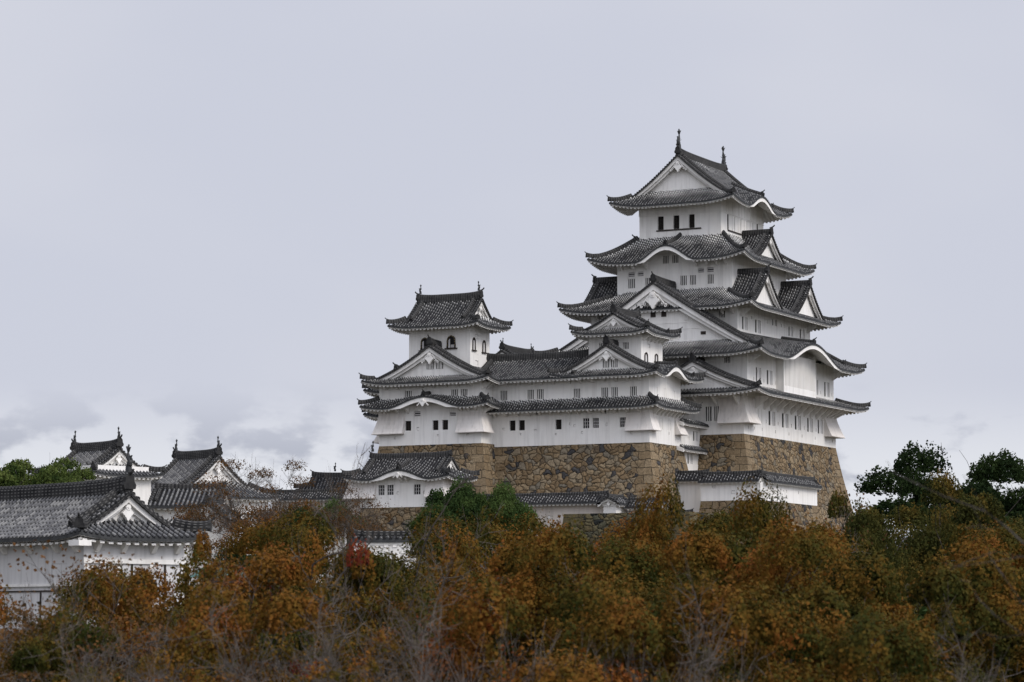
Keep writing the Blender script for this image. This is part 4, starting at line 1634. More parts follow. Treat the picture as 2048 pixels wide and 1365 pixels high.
# walls on the lower terrace
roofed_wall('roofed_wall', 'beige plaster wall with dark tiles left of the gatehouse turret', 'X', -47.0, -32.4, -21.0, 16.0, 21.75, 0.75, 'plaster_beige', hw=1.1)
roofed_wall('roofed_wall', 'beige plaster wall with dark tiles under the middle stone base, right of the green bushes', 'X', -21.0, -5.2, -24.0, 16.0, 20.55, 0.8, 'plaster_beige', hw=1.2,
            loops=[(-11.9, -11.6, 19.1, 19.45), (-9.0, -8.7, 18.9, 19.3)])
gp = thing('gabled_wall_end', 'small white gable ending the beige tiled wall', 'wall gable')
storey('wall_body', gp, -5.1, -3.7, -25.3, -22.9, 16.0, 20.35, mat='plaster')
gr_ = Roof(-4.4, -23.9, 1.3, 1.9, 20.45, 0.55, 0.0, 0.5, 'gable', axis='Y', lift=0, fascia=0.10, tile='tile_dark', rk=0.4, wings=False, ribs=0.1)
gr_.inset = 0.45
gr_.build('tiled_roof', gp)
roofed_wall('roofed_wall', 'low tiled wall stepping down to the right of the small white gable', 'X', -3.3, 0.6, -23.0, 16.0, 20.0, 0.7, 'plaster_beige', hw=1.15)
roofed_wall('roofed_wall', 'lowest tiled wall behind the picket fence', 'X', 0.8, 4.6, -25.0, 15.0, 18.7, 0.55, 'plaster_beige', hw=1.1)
o = stone_base('stone_wall', -4.4, 9.0, -36.0, -27.0, 19.05, 13.0, '', k1=0.10, k2=0.0, mat='stone_small')
tag(o, 'dark mossy stone wall with a grassy top, in front of the beige tiled wall', 'stone wall')
pf = thing('picket_fence', 'thin dark picket fence on the grassy stone wall', 'fence', (1.0, -33.0, 19.05))
mb = MB()
for z in (0.22, 0.62):
    mb.box(0, 5.6, -0.02, 0.02, z, z + 0.05)
mb.build('rail', M['wood'], pf)
for i in range(20):
    mb = MB()
    x = 0.05 + i * 0.285
    mb.box(x - 0.022, x + 0.022, -0.045, -0.023, 0, 0.82 + 0.05 * ((i * 7) % 3))
    mb.build('picket', M['wood'], pf)


# ------------------------------------------------------------ turrets and roofs on the left
def corner_building(name, label, cat, corner, hx, hy, rot, **k):
    """corner = world position of the eave corner nearest the camera"""
    r = R_(rot)
    ox = hx * math.cos(r) + hy * math.sin(r)
    oy = hx * math.sin(r) - hy * math.cos(r)
    return thing(name, label, cat, (corner[0] - ox, corner[1] - oy, 0), rot, **k)


gate = corner_building('gate_hall', 'nearest white hall with a large worn grey tiled roof at the left edge', 'hall', (40.88, -180.19), 8.5, 3.7, -20)
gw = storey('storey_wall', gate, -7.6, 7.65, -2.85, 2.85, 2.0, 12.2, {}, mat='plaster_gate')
gr = Roof(0, 0, 8.5, 3.7, 12.12, 0.40, 0.052, 0.85, 'hipgable', axis='X', g=1.25, inset=0.5, lift=0.30, liftc=2.6, pitch=0.315, tile='tile_gate', fascia=0.06, rk=0.9, wings=False, ribs=0.10)
o = gr.build('tiled_roof', gate)
fish(o, (gr.ridge_ends[1][0] - 0.05, 0, gr.ridge_ends[1][2] + 1.0), (1, 0), 0.55)
mb = MB()
mb.box(7.655, 7.75, -2.9, 2.9, 10.95, 11.16)
mb.box(-7.65, 7.75, -2.95, -2.855, 9.9, 10.02)
for y in (-2.75, -0.9, 0.95, 2.75):
    mb.box(7.655, 7.72, y - 0.1, y + 0.1, 8.0, 10.94)
mb.build('timber_course', M['plaster'], gw)
mb = MB()
for y in (-1.55, -0.15, 1.75):
    mb.box(7.655, 7.70, y - 0.05, y + 0.05, 8.0, 10.93)
mb.box(-7.0, 7.4, -2.90, -2.853, 9.65, 9.72)
for x in (4.2, 6.2):
    mb.box(x - 0.05, x + 0.05, -2.89, -2.853, 7.5, 9.64)
mb.build('timber_post', M['wood'], gw)
brackets(gate, 'R', 7.65, [-2.2, -0.7, 1.0, 2.4], 12.2, 0.6, 0.75)
brackets(gate, 'F', -2.85, [-1.0, 1.2, 3.4, 5.6, 7.2], 12.2, 0.6, 0.75)
mb = MB()
mb.box(7.72, 8.55, -3.75, -3.05, 11.72, 11.98)
mb.build('corner_beam', M['plaster'], gate)

ta = thing('corner_turret', 'white turret with a sharp tiled gable and two fish ornaments behind the pine tops', 'turret', (-30.97, -77.17, 0), -20, group='turrets on the left')
storey('storey_wall', ta, -4.2, 4.2, -3.0, 3.0, 10.0, 22.2)
rt = Roof(0, 0, 5.0, 3.8, 21.35, 0.42, 0.060, 0.8, 'hipgable', axis='X', g=1.35, inset=0.5, lift=0.30, liftc=2.4, fascia=0.10, wings=False, ribs=0.12, tile='tile_far')
o = rt.build('tiled_roof', ta)
for p, sg in zip(rt.ridge_ends, (-1, 1)):
    fish(o, (p[0] - sg * 0.15, p[1], p[2] + 0.82), (sg, 0), 0.46)
tb = thing('corner_turret', 'turret with a browner tiled gable roof partly hidden by bare cherry branches', 'turret', (-33.42, -57.07, 0), -20, group='turrets on the left')
storey('storey_wall', tb, -5.0, 5.0, -4.8, 4.8, 10.0, 20.6)
rt = Roof(0, 0, 5.8, 5.6, 20.25, 0.46, 0.045, 0.8, 'hipgable', axis='X', g=2.2, inset=0.5, lift=0.30, liftc=2.4, fascia=0.10, wings=False, ribs=0.12, tile='tile_far')
o = rt.build('tiled_roof', tb)
for p, sg in zip(rt.ridge_ends, (-1, 1)):
    fish(o, (p[0] - sg * 0.15, p[1], p[2] + 0.82), (sg, 0), 0.48)

sh = thing('store_house', 'low white storehouse with a plain grey tiled roof below the turrets', 'storehouse', (-6.2, -99.5, 0), 20)
storey('storey_wall', sh, -2.5, 2.6, -1.5, 1.5, 8.0, 17.6, {'F': [(1.0, 1.3, 16.4, 16.7, 'blank')]})
rt = Roof(0, 0, 2.9, 2.2, 17.35, 0.60, 0.03, 0.7, 'gable', axis='X', lift=0, tile='tile_far', fascia=0.08, wings=False, ribs=0.08, rk=0.55)
rt.inset = 0.3
rt.build('tiled_roof', sh)
pg = thing('gabled_porch', 'small white gabled porch facing the camera, above the maples on the left', 'porch', (12.2, -124.6, 0), 20)
storey('storey_wall', pg, -1.25, 1.25, -1.6, 2.5, 6.0, 15.2)
rt = Roof(0, 0.2, 1.85, 2.4, 15.02, 0.55, 0.10, 0.6, 'gable', axis='Y', lift=0, fascia=0.08, wings=False, ribs=0.08, rk=0.5, pitch=0.30)
rt.inset = 0.5
rt.build('tiled_roof', pg)
roofed_wall('roofed_wall', 'low white wall beside the small gabled porch', 'X', 0.0, 6.0, 0.0, 6.0, 14.45, 0.4, 'plaster', hw=0.7, loc=(14.2, -122.0, 0), rot=20)
fh = thing('far_hall', 'dark tiled roof of a far hall left of the gatehouse turret', 'hall', (-45.5, -8.0, 0), 20)
storey('storey_wall', fh, -4.5, 4.0, -2.0, 2.0, 12.0, 23.6)
rt = Roof(0, 0, 5.2, 3.0, 23.2, 0.50, 0.03, 0.9, 'hipgable', axis='X', g=1.3, inset=0.5, lift=0.25, liftc=2.2, tile='tile_dark')
o = rt.build('tiled_roof', fh)
fish(o, (rt.ridge_ends[0][0] + 2.6, 0, rt.ridge_ends[0][2] + 0.7), (-1, 0), 0.42)

roofed_wall('roofed_wall', 'white wall glimpsed between the maples below the gatehouse turret', 'X', -1.3, 1.9, 0.0, 3.0, 12.45, 0.15, 'plaster', hw=0.45, loc=(43.2, -156.5, 0), rot=22, tile='tile')
roofed_wall('roofed_wall', 'white garden wall seen low down through the maple trunks', 'X', -9.0, 4.0, 0.0, 0.6, 7.6, 0.5, 'plaster', hw=0.8, loc=(62.0, -190.5, 0), rot=22, tile='tile')
M['tarp'] = flat('teal_canvas', (0.05, 0.115, 0.10), 0.6, 0.3, 0.2, 5)
cn = thing('canopy_tent', 'teal canvas canopy beside the nearest hall', 'canopy', (51.9, -185.2, -0.20), 10)
mb = MB()
mb.hexa([(-1.1, -1.2, 10.3), (1.3, -1.2, 10.0), (1.3, 1.2, 10.0), (-1.1, 1.2, 10.3)], [(-0.7, -0.1, 10.85), (0.9, -0.1, 10.5), (0.9, 0.1, 10.5), (-0.7, 0.1, 10.85)])
mb.build('canvas_top', M['tarp'], cn)
for x, y in ((-1.0, -1.1), (1.2, -1.1), (1.2, 1.1), (-1.0, 1.1)):
    mb = MB()
    mb.tube([(x, y, 0.0), (x, y, 10.1)], [0.05, 0.05], 8)
    mb.build('pole', M['bronze'], cn)

# ------------------------------------------------------------ the ground: one sheet out to the horizon


def ground_z(x, y):
    p = Vector((x, y, 0)) - Vector((CAM.x, CAM.y, 0))
    d = p.dot(VIEW)
    s_ = p.dot(SIDE)

    def sm(a, b, v):
        t = min(1, max(0, (v - a) / (b - a)))
        return t * t * (3 - 2 * t)
    z = 6.2 - 5.4 * sm(4, 26, d)
    z += 4.0 * sm(95, 150, d) * (1 - sm(120, 200, abs(s_)))
    z += 9.0 * sm(140, 245, d) * (1 - sm(90, 190, abs(s_))) * (1 - sm(370, 520, d))
    z -= 4.0 * sm(370, 520, d) * (1 - sm(120, 200, abs(s_)))
    return z + 0.25 * noise.noise((x * 0.06, y * 0.06, 0))


mg = Mat('leaf_litter_ground', 0.95, 0.15)
g1 = mg.noise(0.6, 6, mg.obj(), 0.6)
g2 = mg.noise(7.0, 4, mg.obj(), 0.6)
gc = mg.ramp(g1, [(0.3, (0.022, 0.022, 0.012)), (0.5, (0.036, 0.028, 0.015)), (0.7, (0.026, 0.034, 0.013))])
mg.color(mg.mix(1.0, gc, mg.ramp(g2, [(0.25, 0.6), (0.75, 1.3)]), 'MULTIPLY'))
mg.bump(g2, 0.5, 0.1)
mb = MB()
dd = [-200, -60, -10, 0, 4, 8, 12, 16, 20, 26] + list(range(32, 400, 9)) + [420, 450, 490, 530, 700, 1200, 2500, 6000]
ss = [-4000, -1200, -500, -260] + list(range(-200, 201, 10)) + [260, 500, 1200, 4000]
gp_ = [[None] * len(ss) for _ in dd]
for i, d in enumerate(dd):
    for j, s_ in enumerate(ss):
        p = Vector((CAM.x, CAM.y, 0)) + VIEW * d + SIDE * s_
        gp_[i][j] = (p.x, p.y, ground_z(p.x, p.y))
for i in range(len(dd) - 1):
    for j in range(len(ss) - 1):
        mb.face([gp_[i][j], gp_[i][j + 1], gp_[i + 1][j + 1], gp_[i + 1][j]])
structure(mb.build('ground', mg.m, smooth=True), 'leaf-strewn ground under the trees')

# ------------------------------------------------------------ trees
import numpy as np

LEAF = {
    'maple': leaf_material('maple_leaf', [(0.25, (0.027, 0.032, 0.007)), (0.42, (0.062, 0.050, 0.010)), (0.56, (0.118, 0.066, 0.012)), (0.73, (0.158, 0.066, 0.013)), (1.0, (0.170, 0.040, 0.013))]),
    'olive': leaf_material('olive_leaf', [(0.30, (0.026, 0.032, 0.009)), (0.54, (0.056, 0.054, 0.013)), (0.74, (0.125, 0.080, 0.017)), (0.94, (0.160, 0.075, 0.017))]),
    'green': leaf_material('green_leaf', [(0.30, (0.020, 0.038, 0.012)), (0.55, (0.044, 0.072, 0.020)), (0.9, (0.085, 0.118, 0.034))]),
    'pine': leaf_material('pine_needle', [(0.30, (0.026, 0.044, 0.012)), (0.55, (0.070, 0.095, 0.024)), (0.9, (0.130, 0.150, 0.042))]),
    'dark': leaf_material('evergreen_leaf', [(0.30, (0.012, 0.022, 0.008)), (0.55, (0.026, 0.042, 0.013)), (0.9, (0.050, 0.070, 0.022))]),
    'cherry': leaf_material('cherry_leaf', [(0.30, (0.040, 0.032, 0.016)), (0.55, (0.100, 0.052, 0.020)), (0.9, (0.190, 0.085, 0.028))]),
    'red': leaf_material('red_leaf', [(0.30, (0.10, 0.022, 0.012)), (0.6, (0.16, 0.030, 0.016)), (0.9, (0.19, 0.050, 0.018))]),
}
BARK = flat('bark', (0.052, 0.044, 0.038), 0.9, 0.15, 0.45, 5)
TWIG = flat('twig_bark', (0.098, 0.083, 0.072), 0.9, 0.15, 0.35, 3)


def leaves_mesh(name, pts, nrm, size, mat, rng, tone=None, fat=1.0):
    """one small folded leaf per point: two triangles sharing the midrib"""
    n = len(pts)
    pts = np.asarray(pts)
    t = rng.normal(size=(n, 3))
    t -= (t * nrm).sum(1)[:, None] * nrm
    t /= np.linalg.norm(t, axis=1)[:, None] + 1e-9
    b = np.cross(nrm, t)
    sz = (size * rng.uniform(0.65, 1.3, n))[:, None]
    drop = nrm * 0.22
    v = np.empty((n, 4, 3))
    v[:, 0] = pts - t * sz * 0.5
    v[:, 1] = pts + (b * 0.42 - drop) * sz + t * sz * 0.05
    v[:, 2] = pts + t * sz * 0.55
    v[:, 3] = pts + (-b * 0.42 - drop) * sz + t * sz * 0.05
    v[:, :, :2] = pts[:, None, :2] + (v[:, :, :2] - pts[:, None, :2]) * fat
    me = bpy.data.meshes.new(name)
    me.vertices.add(n * 4)
    me.vertices.foreach_set('co', v.reshape(-1))
    me.loops.add(n * 4)
    me.loops.foreach_set('vertex_index', np.arange(n * 4, dtype=np.int32))
    me.polygons.add(n)
    me.polygons.foreach_set('loop_start', np.arange(0, n * 4, 4, dtype=np.int32))
    me.polygons.foreach_set('loop_total', np.full(n, 4, dtype=np.int32))
    uv = me.uv_layers.new(name='UVMap')
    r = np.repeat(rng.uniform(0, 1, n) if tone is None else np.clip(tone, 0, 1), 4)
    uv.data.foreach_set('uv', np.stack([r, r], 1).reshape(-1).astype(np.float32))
    me.materials.append(mat)
    me.update()
    me.validate()
    return me


def skeleton(rng, H, spread, bole, depth, kids, flat_=0.5, start=3, up=0.35, shrink=0.70, wig=0.16, l0=None):
    """returns (limbs, tips): limbs = [(points, radii)], tips = [(pos, dir, level)]"""
    limbs, tips = [], []
    r0 = H * 0.0125

    def limb(p, d, L, r, lev):
        n = 4
        pts = [p]
        rad = [r]
        for i in range(n):
            d = d + Vector(rng.normal(size=3)) * wig
            d.z += up * 0.10 * (1 if lev < 2 else 0.2)
            if lev >= 2:
                d.z *= (1 - 0.30 * flat_)
            d.normalize()
            p = p + d * (L / n)
            pts.append(p)
            rad.append(r * (1 - 0.45 * (i + 1) / n))
        limbs.append((pts, rad, lev))
        if lev >= depth:
            tips.append((p, d, lev))
            return
        k = kids[min(lev, len(kids) - 1)]
        a0 = rng.uniform(0, 6.28)
        for j in range(k):
            ax = d.cross(Vector((math.cos(a0 + j * 6.28 / k), math.sin(a0 + j * 6.28 / k), 0.15)))
            if ax.length < 1e-3:
                continue
            ang = rng.uniform(0.45, 0.95) * (spread if lev < 2 else 1.0)
            nd = Matrix.Rotation(ang, 3, ax.normalized()) @ d
            at = pts[-1] if (j == 0 or rng.uniform() < 0.45) else pts[-2 - (j % 2)]
            limb(at, nd, L * shrink * rng.uniform(0.8, 1.2), rad[-1] * 0.80, lev + 1)
    base = Vector((0, 0, 0))
    n = 5
    pts = [Vector((0, 0, -0.6))]
    d = Vector((0, 0, 1))
    for i in range(n):
        d = (d + Vector((rng.normal() * 0.08, rng.normal() * 0.08, 0))).normalized()
        pts.append(pts[-1] + d * ((bole + 0.6) / n))
    limbs.append((pts, [r0 * (1.25 - 0.4 * i / n) for i in range(n + 1)], 0))
    a0 = rng.uniform(0, 6.28)
    for j in range(start):
        a = a0 + j * 6.28 / start + rng.uniform(-0.4, 0.4)
        t = rng.uniform(0.35, 0.75) * spread
        nd = Vector((math.cos(a) * math.sin(t), math.sin(a) * math.sin(t), math.cos(t)))
        limb(pts[-1] if j % 2 == 0 else pts[-2], nd, (l0 or (H - bole) * 0.42) * rng.uniform(0.8, 1.2), r0 * 0.62, 1)
    return limbs, tips


def limb_mesh(name, limbs, thick_mat, twig_mat, minr=0.006, extra=None):
    mb = MB()
    for pts, rad, lev in limbs:
        sides = 7 if lev <= 1 else (5 if lev == 2 else 3)
        mb.tube([tuple(p) for p in pts], [max(r, minr) for r in rad], sides, 0, caps=False)
    for a, b, r in (extra or ()):
        d = (b - a)
        s = d.cross(Vector((0, 0, 1)))
        if s.length < 1e-4:
            continue
        s = s.normalized() * r
        u = s.cross(d).normalized() * r
        k_ = 0.45
        p = [a + s, a - s * 0.5 + u, a - s * 0.5 - u]
        t_ = [b + s * k_, b + (u - s * 0.5) * k_, b - (u + s * 0.5) * k_]
        for i in range(3):
            j = (i + 1) % 3
            mb.face([tuple(p[i]), tuple(p[j]), tuple(t_[j]), tuple(t_[i])], 1)
    me_o = mb.build(name, [thick_mat, twig_mat])
    me = me_o.data
    for p in me.polygons:
        p.use_smooth = True
    col.objects.unlink(me_o)
    bpy.data.objects.remove(me_o)
    return me


def tree_kind(seed, H, leaf, nleaf, size, clump=(0.55, 0.55, 0.20), twigs=0, twig_len=0.6, leafy=1.0, horiz=0.6, bark=None, **k):
    """returns (trunk mesh, crown mesh, top height)"""
    rng = np.random.default_rng(seed)
    limbs, tips = skeleton(rng, H, **k)
    extra = []
    P, N, T = [], [], []
    # no lone tufts: a tuft with no neighbour stays bare
    tp = np.array([np.array(t[0]) for t in tips])
    near = np.sort(np.linalg.norm(tp[:, None] - tp[None], axis=2), axis=1)[:, min(3, len(tips) - 1)]
    lone = near > np.percentile(near, 68) if leaf in ('dark', 'olive', 'pine') else near > 1e9
    for ti, (p, d, lev) in enumerate(tips):
        if lone[ti]:
            continue
        for _ in range(twigs):
            dd = (d + Vector(rng.normal(size=3)) * 0.75)
            dd.z += 0.10
            dd.normalize()
            L = twig_len * rng.uniform(0.45, 1.15)
            st = p - d * rng.uniform(0, 0.8)
            bend = Vector(rng.normal(size=3)) * 0.35
            bend.z += 0.25
            q1 = st + dd * L * 0.45
            d2 = (dd + bend).normalized()
            q2 = q1 + d2 * L * 0.55
            extra.append((st, q1, 0.0085))
            extra.append((q1, q2, 0.0060))
            for f in (0.0, 0.5):
                b0 = q1.lerp(q2, f)
                d3 = (d2 + Vector(rng.normal(size=3)) * 0.7).normalized()
                extra.append((b0, b0 + d3 * L * rng.uniform(0.2, 0.45), 0.0050))
        if rng.uniform() > leafy:
            continue
        m = max(3, int(nleaf * rng.uniform(0.5, 1.5)))
        c = np.array(p) + np.array(d) * clump[0] * 0.35
        # a mound of foliage: leaves over a domed shell with a ragged rim, thinner below
        an = rng.uniform(0, 2 * np.pi, m)
        el = np.arcsin(rng.uniform(-0.25, 1.0, m))
        ra = (1 + 0.20 * np.sin(3 * an + rng.uniform(0, 6)) + 0.16 * np.sin(5 * an + rng.uniform(0, 6)) + 0.10 * np.sin(9 * an + rng.uniform(0, 6))) * rng.uniform(0.72, 1.06, m)
        dn = np.stack([np.cos(el) * np.cos(an), np.cos(el) * np.sin(an), np.sin(el)], 1)
        sz_ = np.array(clump) * rng.uniform(0.7, 1.25)
        q = dn * ra[:, None] * sz_
        P.append(c + q)
        T.append(rng.uniform(0, 0.75, m) + 0.25 * np.sin(el))  # leaves paler up each mound: autumn turn, plus light and shade painted in
        nn = rng.normal(size=(m, 3)) * (1 - horiz) + dn / np.array([1, 1, max(0.3, clump[2] / clump[0])]) * horiz
        N.append(nn / (np.linalg.norm(nn, axis=1)[:, None] + 1e-9))
    trunk = limb_mesh('trunk', limbs, bark or BARK, TWIG, extra=extra)
    P = np.concatenate(P)
    N = np.concatenate(N)
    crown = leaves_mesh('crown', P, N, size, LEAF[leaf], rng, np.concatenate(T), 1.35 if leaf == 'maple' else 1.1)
    top = float(np.percentile(P[:, 2], 99.5))
    rad = float(np.percentile(np.hypot(P[:, 0], P[:, 1]), 97))
    return trunk, crown, top, rad


def plant(kind, name, label, cat, x, y, ztop, rot, group=None, wide=1.0):
    trunk, crown, top, rad = kind
    z = ground_z(x, y) - 0.1
    k = (ztop - z) / top
    t = thing(name, label, cat, (x, y, z), rot, group)
    t.scale = (k * wide, k * wide, k)
    for nm, me in (('trunk', trunk), ('crown', crown)):
        o = bpy.data.objects.new(nm, me)
        col.objects.link(o)
        o.parent = t
    return t


common = dict(spread=1.2, bole=2.0, depth=3, kids=(3, 3, 2), start=4, flat_=0.6)
KINDS = {
    'maple_a': tree_kind(1, 9.0, 'maple', 1900, 0.068, clump=(0.86, 0.86, 0.52), twigs=3, **{**common, 'kids': (3, 3, 3)}),
    'maple_b': tree_kind(2, 9.0, 'maple', 2400, 0.068, clump=(1.00, 1.00, 0.58), twigs=3, **{**common, 'spread': 1.3, 'kids': (3, 2, 3)}),
    'maple_c': tree_kind(3, 9.0, 'maple', 1700, 0.066, clump=(0.80, 0.80, 0.50), twigs=8, leafy=0.85, **common),
    'twiggy': tree_kind(4, 9.0, 'maple', 230, 0.064, clump=(0.60, 0.60, 0.34), twigs=13, twig_len=1.0, leafy=0.5, **{**common, 'depth': 4, 'kids': (3, 3, 3, 2)}),
    'twiggy_b': tree_kind(5, 9.0, 'maple', 250, 0.064, clump=(0.60, 0.60, 0.34), twigs=12, twig_len=1.0, leafy=0.55, **{**common, 'spread': 1.25, 'depth': 4, 'kids': (3, 3, 2, 3)}),
    'olive': tree_kind(6, 11.0, 'olive', 1700, 0.095, clump=(1.05, 1.05, 0.85), twigs=4, horiz=0.35, **{**common, 'up': 0.8, 'flat_': 0.2}),
    'dark': tree_kind(7, 13.0, 'dark', 1900, 0.15, clump=(1.35, 1.35, 1.00), twigs=3, horiz=0.3, **{**common, 'up': 0.9, 'flat_': 0.0, 'start': 5, 'kids': (3, 3, 2)}),
    'bush': tree_kind(8, 7.0, 'green', 800, 0.13, clump=(0.85, 0.85, 0.75), horiz=0.4, **{**common, 'bole': 2.2, 'depth': 2, 'kids': (4, 4), 'start': 9, 'flat_': 0.0, 'spread': 1.9, 'l0': 1.6}),
    'pine': tree_kind(9, 8.0, 'pine', 800, 0.17, clump=(1.10, 1.10, 0.55), horiz=0.4, **{**common, 'bole': 2.5, 'flat_': 0.5, 'spread': 1.2}),
    'cherry': tree_kind(10, 9.0, 'cherry', 300, 0.09, clump=(1.1, 1.1, 0.5), twigs=30, twig_len=1.3, leafy=0.9, horiz=0.2, **{**common, 'flat_': 0.3, 'spread': 1.2, 'kids': (3, 3, 3)}),
    'sparse': tree_kind(11, 9.0, 'cherry', 34, 0.085, clump=(0.60, 0.60, 0.60), twigs=6, twig_len=0.9, horiz=0.1, **{**common, 'up': 1.6, 'flat_': 0.0, 'spread': 0.8, 'kids': (3, 3, 3)}),
    'red': tree_kind(12, 9.0, 'red', 420, 0.068, clump=(0.6, 0.6, 0.36), twigs=6, leafy=0.22, **common),
    'bare': tree_kind(15, 9.0, 'maple', 120, 0.064, clump=(0.5, 0.5, 0.3), twigs=14, twig_len=1.1, leafy=0.35, bark=TWIG, **{**common, 'bole': 2.6, 'depth': 4, 'kids': (2, 3, 3, 2), 'start': 3, 'up': 1.0, 'flat_': 0.3, 'spread': 1.0}),
}

plant(KINDS['maple_a'], 'maple_tree', 'brown maple top directly below the bare cherry and the store house', 'maple', 71.6, -211.8, 10.97, 318, 'autumn maples in front of the castle', 0.66)
plant(KINDS['maple_b'], 'maple_tree', 'rust-tipped maple below the beige wall left of the gatehouse turret', 'maple', 74.3, -212.8, 11.29, 130, 'autumn maples in front of the castle', 0.66)
plant(KINDS['maple_c'], 'maple_tree', 'maple directly under the small green bush', 'maple', 67.8, -195.8, 11.73, 183, 'autumn maples in front of the castle', 0.66)
plant(KINDS['maple_a'], 'maple_tree', 'maple directly under the round green bushes', 'maple', 69.1, -192.9, 11.76, 353, 'autumn maples in front of the castle', 0.66)
plant(KINDS['maple_b'], 'maple_tree', 'maple between the green bushes and the mossy stone wall', 'maple', 73.2, -197.6, 11.45, 333, 'autumn maples in front of the castle', 0.66)
plant(KINDS['twiggy'], 'maple_tree', 'maple with bare twiggy crown rising before the two green bushes', 'maple', 80.2, -216.5, 11.18, 271, 'autumn maples in front of the castle', 0.7260000000000001)
plant(KINDS['maple_a'], 'maple_tree', 'maple below the dark mossy stone wall', 'maple', 80.7, -211.7, 10.75, 14, 'autumn maples in front of the castle', 0.66)
plant(KINDS['maple_c'], 'maple_tree', 'maple beside the right end of the mossy stone wall', 'maple', 85.1, -216.2, 10.93, 238, 'autumn maples in front of the castle', 0.66)
plant(KINDS['maple_b'], 'maple_tree', 'tallest orange maple, its top before the short shaded wall and white wall front', 'maple', 89.0, -221.1, 11.40, 127, 'autumn maples in front of the castle', 0.396)
plant(KINDS['maple_a'], 'maple_tree', 'maple below the brown footing of the white terrace wall', 'maple', 85.7, -209.2, 11.23, 332, 'autumn maples in front of the castle', 0.66)
plant(KINDS['maple_c'], 'maple_tree', 'maple at the foot of the tallest keep stone base, right corner', 'maple', 87.3, -206.1, 10.90, 26, 'autumn maples in front of the castle', 0.66)
plant(KINDS['maple_b'], 'maple_tree', 'maple below the olive-yellow tree on the right', 'maple', 92.3, -214.8, 10.53, 80, 'autumn maples in front of the castle', 0.66)
plant(KINDS['maple_a'], 'maple_tree', 'right-hand maple below the dark evergreen', 'maple', 94.1, -216.1, 10.20, 57, 'autumn maples in front of the castle', 0.66)
plant(KINDS['maple_c'], 'maple_tree', 'maple half covering the small gabled porch', 'maple', 77.6, -226.7, 10.23, 190, 'autumn maples in front of the castle', 0.264)
plant(KINDS['twiggy_b'], 'maple_tree', 'twiggy maple in front of the nearest hall wall', 'maple', 73.2, -222.1, 9.19, 240, 'autumn maples in front of the castle', 0.66)
plant(KINDS['maple_a'], 'maple_tree', 'broad maple right of the teal canopy', 'maple', 85.8, -238.3, 9.47, 126, 'autumn maples in front of the castle', 0.66)
plant(KINDS['red'], 'maple_tree', 'maple with a bright red spray of leaves', 'maple', 88.2, -237.1, 9.67, 194, 'autumn maples in front of the castle', 0.33)
plant(KINDS['maple_b'], 'maple_tree', 'maple before the white wall patch left of the gatehouse stone foot', 'maple', 81.0, -222.8, 10.45, 278, 'autumn maples in front of the castle', 0.528)
plant(KINDS['twiggy'], 'maple_tree', 'grey twiggy maple below the gatehouse stone foot', 'maple', 88.4, -234.7, 9.86, 52, 'autumn maples in front of the castle', 0.7260000000000001)
plant(KINDS['maple_c'], 'maple_tree', 'maple in the middle row below the beige wall with two loopholes', 'maple', 90.4, -233.7, 9.63, 293, 'autumn maples in front of the castle', 0.66)
plant(KINDS['maple_b'], 'maple_tree', 'maple in the middle row below the picket fence', 'maple', 92.2, -232.8, 9.94, 127, 'autumn maples in front of the castle', 0.66)
plant(KINDS['maple_a'], 'maple_tree', 'orange maple in the middle row under the tallest maple', 'maple', 95.2, -234.7, 9.79, 6, 'autumn maples in front of the castle', 0.66)
plant(KINDS['maple_c'], 'maple_tree', 'maple in the middle row under the right corner of the great stone base', 'maple', 95.8, -231.0, 9.78, 110, 'autumn maples in front of the castle', 0.66)
plant(KINDS['maple_b'], 'maple_tree', 'maple in the middle row under the olive-yellow tree', 'maple', 99.1, -234.9, 9.39, 208, 'autumn maples in front of the castle', 0.66)
plant(KINDS['maple_a'], 'maple_tree', 'maple in the middle row near the right edge', 'maple', 99.6, -231.2, 9.07, 143, 'autumn maples in front of the castle', 0.66)
plant(KINDS['maple_b'], 'maple_tree', 'low maple before the left part of the nearest hall wall', 'maple', 80.0, -236.6, 9.12, 93, 'autumn maples in front of the castle', 0.528)
plant(KINDS['twiggy_b'], 'maple_tree', 'twiggy maple below the corner of the nearest hall', 'maple', 82.4, -237.7, 9.26, 199, 'autumn maples in front of the castle', 0.66)
plant(KINDS['maple_c'], 'maple_tree', 'maple below the gabled face of the nearest hall', 'maple', 83.5, -237.1, 9.10, 81, 'autumn maples in front of the castle', 0.528)
plant(KINDS['maple_c'], 'maple_tree', 'small maple between the two hall walls corner and the canopy', 'maple', 84.3, -240.1, 8.83, 36, 'autumn maples in front of the castle', 0.528)
plant(KINDS['twiggy'], 'maple_tree', 'front twiggy maple before the nearest hall corner', 'maple', 86.6, -244.6, 8.68, 71, 'autumn maples in front of the castle', 0.66)
plant(KINDS['maple_b'], 'maple_tree', 'small maple before the dark rail of the nearest hall', 'maple', 83.0, -239.6, 8.96, 316, 'autumn maples in front of the castle', 0.5940000000000001)
plant(KINDS['maple_a'], 'maple_tree', 'maple before the right half of the nearest hall gabled face', 'maple', 83.8, -238.1, 9.10, 316, 'autumn maples in front of the castle', 0.5940000000000001)
plant(KINDS['maple_c'], 'maple_tree', 'front maple in the bottom left corner', 'maple', 89.3, -249.8, 7.72, 227, 'autumn maples in front of the castle', 0.66)
plant(KINDS['twiggy_b'], 'maple_tree', 'front twiggy maple below the nearest hall, grey branches bare', 'maple', 91.5, -249.9, 8.31, 64, 'autumn maples in front of the castle', 0.66)
plant(KINDS['maple_b'], 'maple_tree', 'maple in the middle row below the bare cherries', 'maple', 83.0, -230.7, 9.56, 67, 'autumn maples in front of the castle', 0.66)
